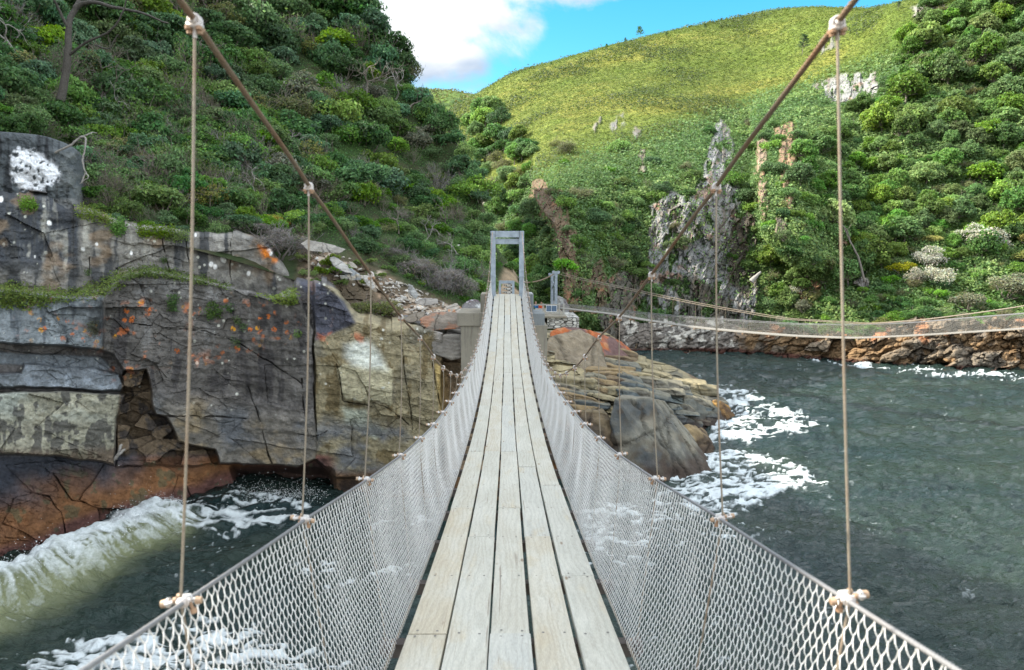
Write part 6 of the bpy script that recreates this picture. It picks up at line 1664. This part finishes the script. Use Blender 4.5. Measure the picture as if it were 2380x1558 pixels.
# ------------------------------------------------------------------ bird-limed rock face
limed = {-300: [(540,28.5),(470,29),(420,29.2),(370,29.4),(320,29.8),(290,30.4),(300,34)], 0: [(500,30.6),(462,30.8),(420,30.9),(370,31),(330,31.2),(306,31.6),(310,35)], 90: [(500,30.8),(468,31),(420,31.1),(370,31.2),(335,31.4),(314,31.8),(318,35)],
         150: [(505,31),(474,31.2),(430,31.3),(390,31.5),(350,31.8),(332,32.2),(335,35)], 180: [(508,31.4),(478,31.6),(440,31.9),(405,32.2),(375,32.5),(350,32.9),(352,36)], 196: [(510,32.6),(482,33),(450,33.4),(420,33.8),(392,34),(370,34.4),(372,37)]}
def f_limed(px, py, d, P):
    n = fbm(px / 40, py / 30, o=4, seed=161); n2 = fbm(px / 10, py / 9, o=4, seed=162); st = fbm(px / 12, py / 90, o=3, seed=163)
    push = .25 * n + .07 * n2
    c = np.broadcast_to(shade((70,74,76)), px.shape + (3,)).copy(); c = blend(c, sstep(0, .3, st), shade((42,44,46))); c = blend(c, sstep(100, 170, px) * sstep(-.2, .2, n) * .7, shade((92,94,92)))
    w1 = pmask(px + 10 * n2, py + 14 * n2, [(24,362),(44,344),(62,350),(84,352),(110,372),(136,390),(142,412),(120,432),(90,446),(50,440),(28,420)], 7)
    w1 = w1 * sstep(-.42, -.2, n2 + .35 * st)
    c = blend(c, w1, (.78, .80, .84)); c = blend(c, sstep(458, 466, py) * .5, shade((110,108,106)))
    return push, np.clip(c, .01, .85)
m = grid_land('limed', limed, np.linspace(-300, 196, 260), 150, f_limed)
o = m.build('limed_outcrop', ROCK); tag(o, 'dark rock face splashed with white bird lime above the grey cliff', 'rock')

# ------------------------------------------------------------------ succulents on the cliff ledges
def mat_patch(poly, n, size, label, seed, lift=.10, matl=L_SUC, key='cliff'):
    r = np.random.default_rng(seed); rs = random.Random(seed); q = np.array(poly, float); C = []; 
    while len(C) < n:
        x, y = r.uniform(*[q[:, 0].min(), q[:, 0].max()]), r.uniform(q[:, 1].min(), q[:, 1].max())
        x += 0; sd_ = poly_sd(np.array([x]), np.array([y]), poly)[0] + 5 * float(fbm(x / 14, y / 9, o=2, seed=seed))
        if sd_ < 0: continue
        Xg, Yg, Dg, P = LANDS[key]; j = int(np.searchsorted(Xg[0], x)); i = int(np.argmin(np.abs(Yg[:, j] - y)))
        cl = float(fbm(x / 9, y / 7, o=2, seed=seed + 1))
        C.append(P[i, j] + np.array([r.normal(0, .05), -r.uniform(0, .35) * (1 + cl), r.uniform(-.06, lift + .22 * (cl + .3))]))
    m = MB(); leaf_quads(m, np.array(C), np.tile([0, -.5, .8], (n, 1)), size, .6, .42, None, seed)
    o = m.build('succulent_mat', matl); tag(o, label, 'plant'); return o
mat_patch([(-40,668),(40,666),(90,676),(165,682),(240,662),(288,636),(292,664),(240,694),(170,702),(60,720),(-40,712)], 5200, .055, 'thick green succulent mat filling the left end of the cliff ledge', 1001, .2)
mat_patch([(286,652),(300,630),(345,620),(420,632),(480,650),(540,664),(545,674),(470,662),(410,648),(340,642)], 3000, .05, 'thin yellow green succulent strip along the middle of the cliff ledge', 1002, .10)
mat_patch([(596,688),(640,688),(690,674),(694,700),(676,716),(650,704)], 900, .055, 'succulent mat at the right end of the cliff ledge', 1003, .12)
mat_patch([(395,706),(402,688),(412,686),(418,700),(414,722),(400,722)], 420, .045, 'small round dark green tuft on the lichen wall, left of the others', 1004, .05, L_MID)
mat_patch([(482,736),(484,704),(498,696),(520,714),(514,738),(494,748)], 620, .045, 'larger dark green tuft on the lichen wall near the first hanger', 1005, .05, L_MID)
for (x, y, s_, lb) in ((536,718,8,'tiny tuft right of the larger tuft on the wall'),(554,746,8,'tiny tuft below and right of the larger tuft'),(570,760,9,'tiny tuft beside a crack on the lichen wall'),(553,796,9,'pale little tuft lowest on the lichen wall'),(695,778,8,'little tuft left of the second hanger'),(208,634,8,'tuft growing in the crack above the ledge'),(384,606,7,'tuft in a vertical crack of the upper wall')):
    mat_patch([(x - s_, y), (x - s_ * .5, y - s_), (x + s_ * .6, y - s_ * .8), (x + s_, y), (x + s_ * .3, y + s_), (x - s_ * .6, y + s_ * .8)], 130, .04, lb, 1010 + x, .04, L_MID)
mat_patch([(212,766),(216,750),(228,750),(232,770),(224,782),(214,780)], 320, .045, 'pale teal tuft beside the orange lichen', 1008, .04, L_SIL)
mat_patch([(184,506),(192,488),(230,494),(262,512),(262,530),(220,516)], 900, .055, 'yellow green succulents spilling over the upper cliff edge', 1020, .25)
mat_patch([(262,540),(268,520),(290,516),(300,534),(286,552),(268,550)], 700, .055, 'round green succulent hanging over the upper cliff edge', 1021, .22, L_BRI)
mat_patch([(322,548),(330,532),(400,534),(420,548),(380,556),(340,556)], 1100, .055, 'wide green succulents along the upper cliff edge', 1022, .25)
mat_patch([(386,560),(400,540),(440,544),(446,556),(420,566)], 700, .05, 'yellow succulents in a notch of the upper cliff edge', 1023, .2)
mat_patch([(52,484),(54,470),(82,468),(90,482),(80,494),(60,492)], 600, .055, 'bright round succulent under the bird-limed rock', 1024, .22, L_BRI)
sr = random.Random(31)
for i, (x, y, px) in enumerate(((742,580,40),(760,612,52),(785,628,56),(742,630,44),(770,600,40),(812,640,44),(716,632,40),(830,612,34),(860,606,34),(905,622,34),(845,655,30),(880,640,30),(700,600,36),(950,640,30),(985,655,26),(725,655,40),(790,655,34),(690,560,36),(470,556,36),(520,560,36),(560,556,30),(610,585,30),(345,522,34),(300,520,30),(230,480,40),(120,455,40),(160,470,34))):
    P, d = land_at('hill', x, y)
    place('succ', P + Vector((0, -.15, .0)), px * d / F / 1.5, 'bright green succulent clump ' + ('among stones at the top of the rubble slope' if x > 680 else 'along the foot of the bushes above the cliff'), 'succulents above the cliff' if x < 680 else 'succulents on the rubble', zs=1.2)
# mounds between the cliff top and the rubble
for x, y, px, k, lab, zs in ((650,585,150,'mound','big round grey bush mound at the cliff corner',.75),(610,545,110,'mound','grey wiry bush left of the big grey mound',.8),(870,735,105,'olive','dark mossy mound hanging over the cliff edge',.7),(905,720,80,'olive','smaller mossy mound beside the hanging mound',.7),(840,716,60,'olive','mossy clump at the upper end of the hanging mound',.7),
                          (1000,655,120,'mound','large grey scrub mound right of the rubble',.85),(1040,670,100,'mound','grey scrub mound above the boulder',.9),(965,625,90,'mound','grey scrub mound at the head of the rubble',.9),(925,600,70,'mound','domed grey twig bush above the rubble',1.0),(648,520,60,'rust','rusty orange bush above the big grey mound',.8),(628,510,50,'yellow','yellow green bush beside the rusty bush',.9),
                          (312,430,80,'bright','yellow green tussock on the slope above the cliff',.6),(560,520,70,'dark','dark bush left of the yellow green bush',.8),(700,520,64,'dark','dark bush above the long pale slab',.9),(860,640,50,'brown','brown bush in the rubble by the third clamp',.8),(1055,640,60,'mound','grey bush by the green slope',.9)):
    P, d = land_at('hill', x, y)
    place(k, P + Vector((0, -.2, -.1)), px * d / F / 1.5, lab, None, zs=zs)
# white lilies and leaves by the abutment
for x, y, px, k in ((1222,690,34,'bright'),(1216,668,34,'forestb'),(1230,650,40,'forestb'),(1250,664,36,'dark'),(1235,625,46,'forestb'),(1255,640,40,'mid'),(1240,600,44,'forest'),(1222,610,40,'dark')):
    P, d = land_at('hill' if x < 1225 and y > 640 else 'right', x, y)
    place(k, P, px * d / F / 1.5, WORDS[k] + ' right of the steel bridge frame', 'bushes right of the tower')

# ------------------------------------------------------------------ two people on the landing
def skin_body(name, verts, edges, mat):
    me = bpy.data.meshes.new(name); me.from_pydata([v[:3] for v in verts], edges, [])
    o = bpy.data.objects.new(name, me); COL.objects.link(o)
    md = o.modifiers.new('skin', 'SKIN'); me.skin_vertices[0].data[0].use_root = True
    for i, v in enumerate(verts): me.skin_vertices[0].data[i].radius = (v[3], v[3] * (v[4] if len(v) > 4 else 1))
    o.modifiers.new('sub', 'SUBSURF').levels = 2
    bpy.context.view_layer.update(); dg = bpy.context.evaluated_depsgraph_get()
    m2 = bpy.data.meshes.new_from_object(o.evaluated_get(dg)); bpy.data.objects.remove(o)
    m2.materials.clear(); m2.materials.append(mat); m2.name = name
    for p in m2.polygons: p.use_smooth = True
    return m2
SKIN = mat_simple('skin', (.42, .25, .18), .6)
def person(loc, rz, jacket, trousers, hair, label):
    r = empty('person', loc, label, 'person', None, rz)
    V = [(0,0,.95,.14,.75),(0,0,1.10,.13,.75),(0,0,1.30,.15,.7),(0,0,1.45,.12,.7),(0,0,1.53,.055),(0,.01,1.60,.075),(0,.015,1.68,.10),(0,.01,1.76,.075),
         (.19,0,1.42,.06),(.26,.04,1.18,.045),(.20,.22,1.06,.035),(.17,.28,1.05,.03),(-.19,0,1.42,.06),(-.26,.04,1.18,.045),(-.22,.20,1.02,.035),(-.19,.27,1.02,.03),
         (.10,0,.86,.085),(.11,.02,.48,.06),(.11,0,.08,.045),(.11,.14,.04,.035),(-.10,0,.86,.085),(-.11,.02,.48,.06),(-.11,0,.08,.045),(-.11,.14,.04,.035)]
    E_ = [(0,1),(1,2),(2,3),(3,4),(4,5),(5,6),(6,7),(3,8),(8,9),(9,10),(10,11),(3,12),(12,13),(13,14),(14,15),(0,16),(16,17),(17,18),(18,19),(0,20),(20,21),(21,22),(22,23)]
    for s in (11, 15):                                   # five fingers on each hand
        bx_ = V[s][0]; sg = 1 if bx_ > 0 else -1
        for k, (ox, L_) in enumerate(((-.024, .050), (-.008, .058), (.008, .055), (.024, .044))):
            V.append((bx_ + ox, V[s][1] + .05, V[s][2], .009)); V.append((bx_ + ox, V[s][1] + .05 + L_, V[s][2] - .02, .007)); E_ += [(s, len(V) - 2), (len(V) - 2, len(V) - 1)]
        V.append((bx_ - sg * .045, V[s][1] + .03, V[s][2] - .005, .010)); E_.append((s, len(V) - 1))
    b = bpy.data.objects.new('body', skin_body('body', V, E_, SKIN)); link(b, r)
    J = [(0,0,.92,.165,.8),(0,0,1.10,.15,.8),(0,0,1.30,.17,.75),(0,0,1.45,.135,.72),(.19,0,1.42,.078),(.26,.04,1.18,.062),(.21,.20,1.07,.05),(-.19,0,1.42,.078),(-.26,.04,1.18,.062),(-.22,.18,1.03,.05)]
    link(bpy.data.objects.new('jacket', skin_body('jacket', J, [(0,1),(1,2),(2,3),(3,4),(4,5),(5,6),(3,7),(7,8),(8,9)], mat_simple('jacket_cloth', jacket, .7, 0, 8))), r)
    T = [(0,0,.96,.155,.8),(.10,0,.84,.10),(.11,.02,.48,.075),(.11,0,.12,.065),(-.10,0,.84,.10),(-.11,.02,.48,.075),(-.11,0,.12,.065)]
    link(bpy.data.objects.new('trousers', skin_body('trousers', T, [(0,1),(1,2),(2,3),(0,4),(4,5),(5,6)], mat_simple('trouser_cloth', trousers, .8, 0, 8))), r)
    H = [(0,-.035,1.62,.06),(0,-.03,1.72,.088),(0,.0,1.80,.07),(0,.05,1.80,.045)]
    link(bpy.data.objects.new('hair', skin_body('hair', H, [(0,1),(1,2),(2,3)], mat_simple('hair', hair, .6, 0, 30))), r)
    m = MB()
    for s in (-1, 1):
        m.tube([(s * .032, .095, 1.695), (s * .032, .112, 1.695)], .011, 8)
    m.tube([(-.025, .100, 1.625), (.025, .100, 1.625)], .006, 6); m.tube([(0, .10, 1.69), (0, .125, 1.66)], [.008, .014], 6)
    m.build('face', mat_simple('face_marks', (.12, .06, .05), .5), r)
    return r
gz = float(P3(1250, 744.5, 66.7)[2])
m = MB(); m.box((float(P3(1252, 743, 67)[0]), 67.2, gz - .4), (3.2, 2.2, .8)); o = m.build('concrete_step', CONC); tag(o, 'low concrete step behind the timber railing where two people stand', 'step')
pa = P3(1245, 720, 66.8); person((pa[0], pa[1], gz), R(150), (.05, .22, .52), (.03, .035, .06), (.30, .22, .14), 'person in a blue jacket behind the timber railing')
pb = P3(1258, 720, 66.6); person((pb[0], pb[1], gz), R(200), (.62, .09, .03), (.40, .03, .03), (.05, .035, .025), 'person in an orange and red jacket behind the timber railing')
bpy.context.view_layer.update()
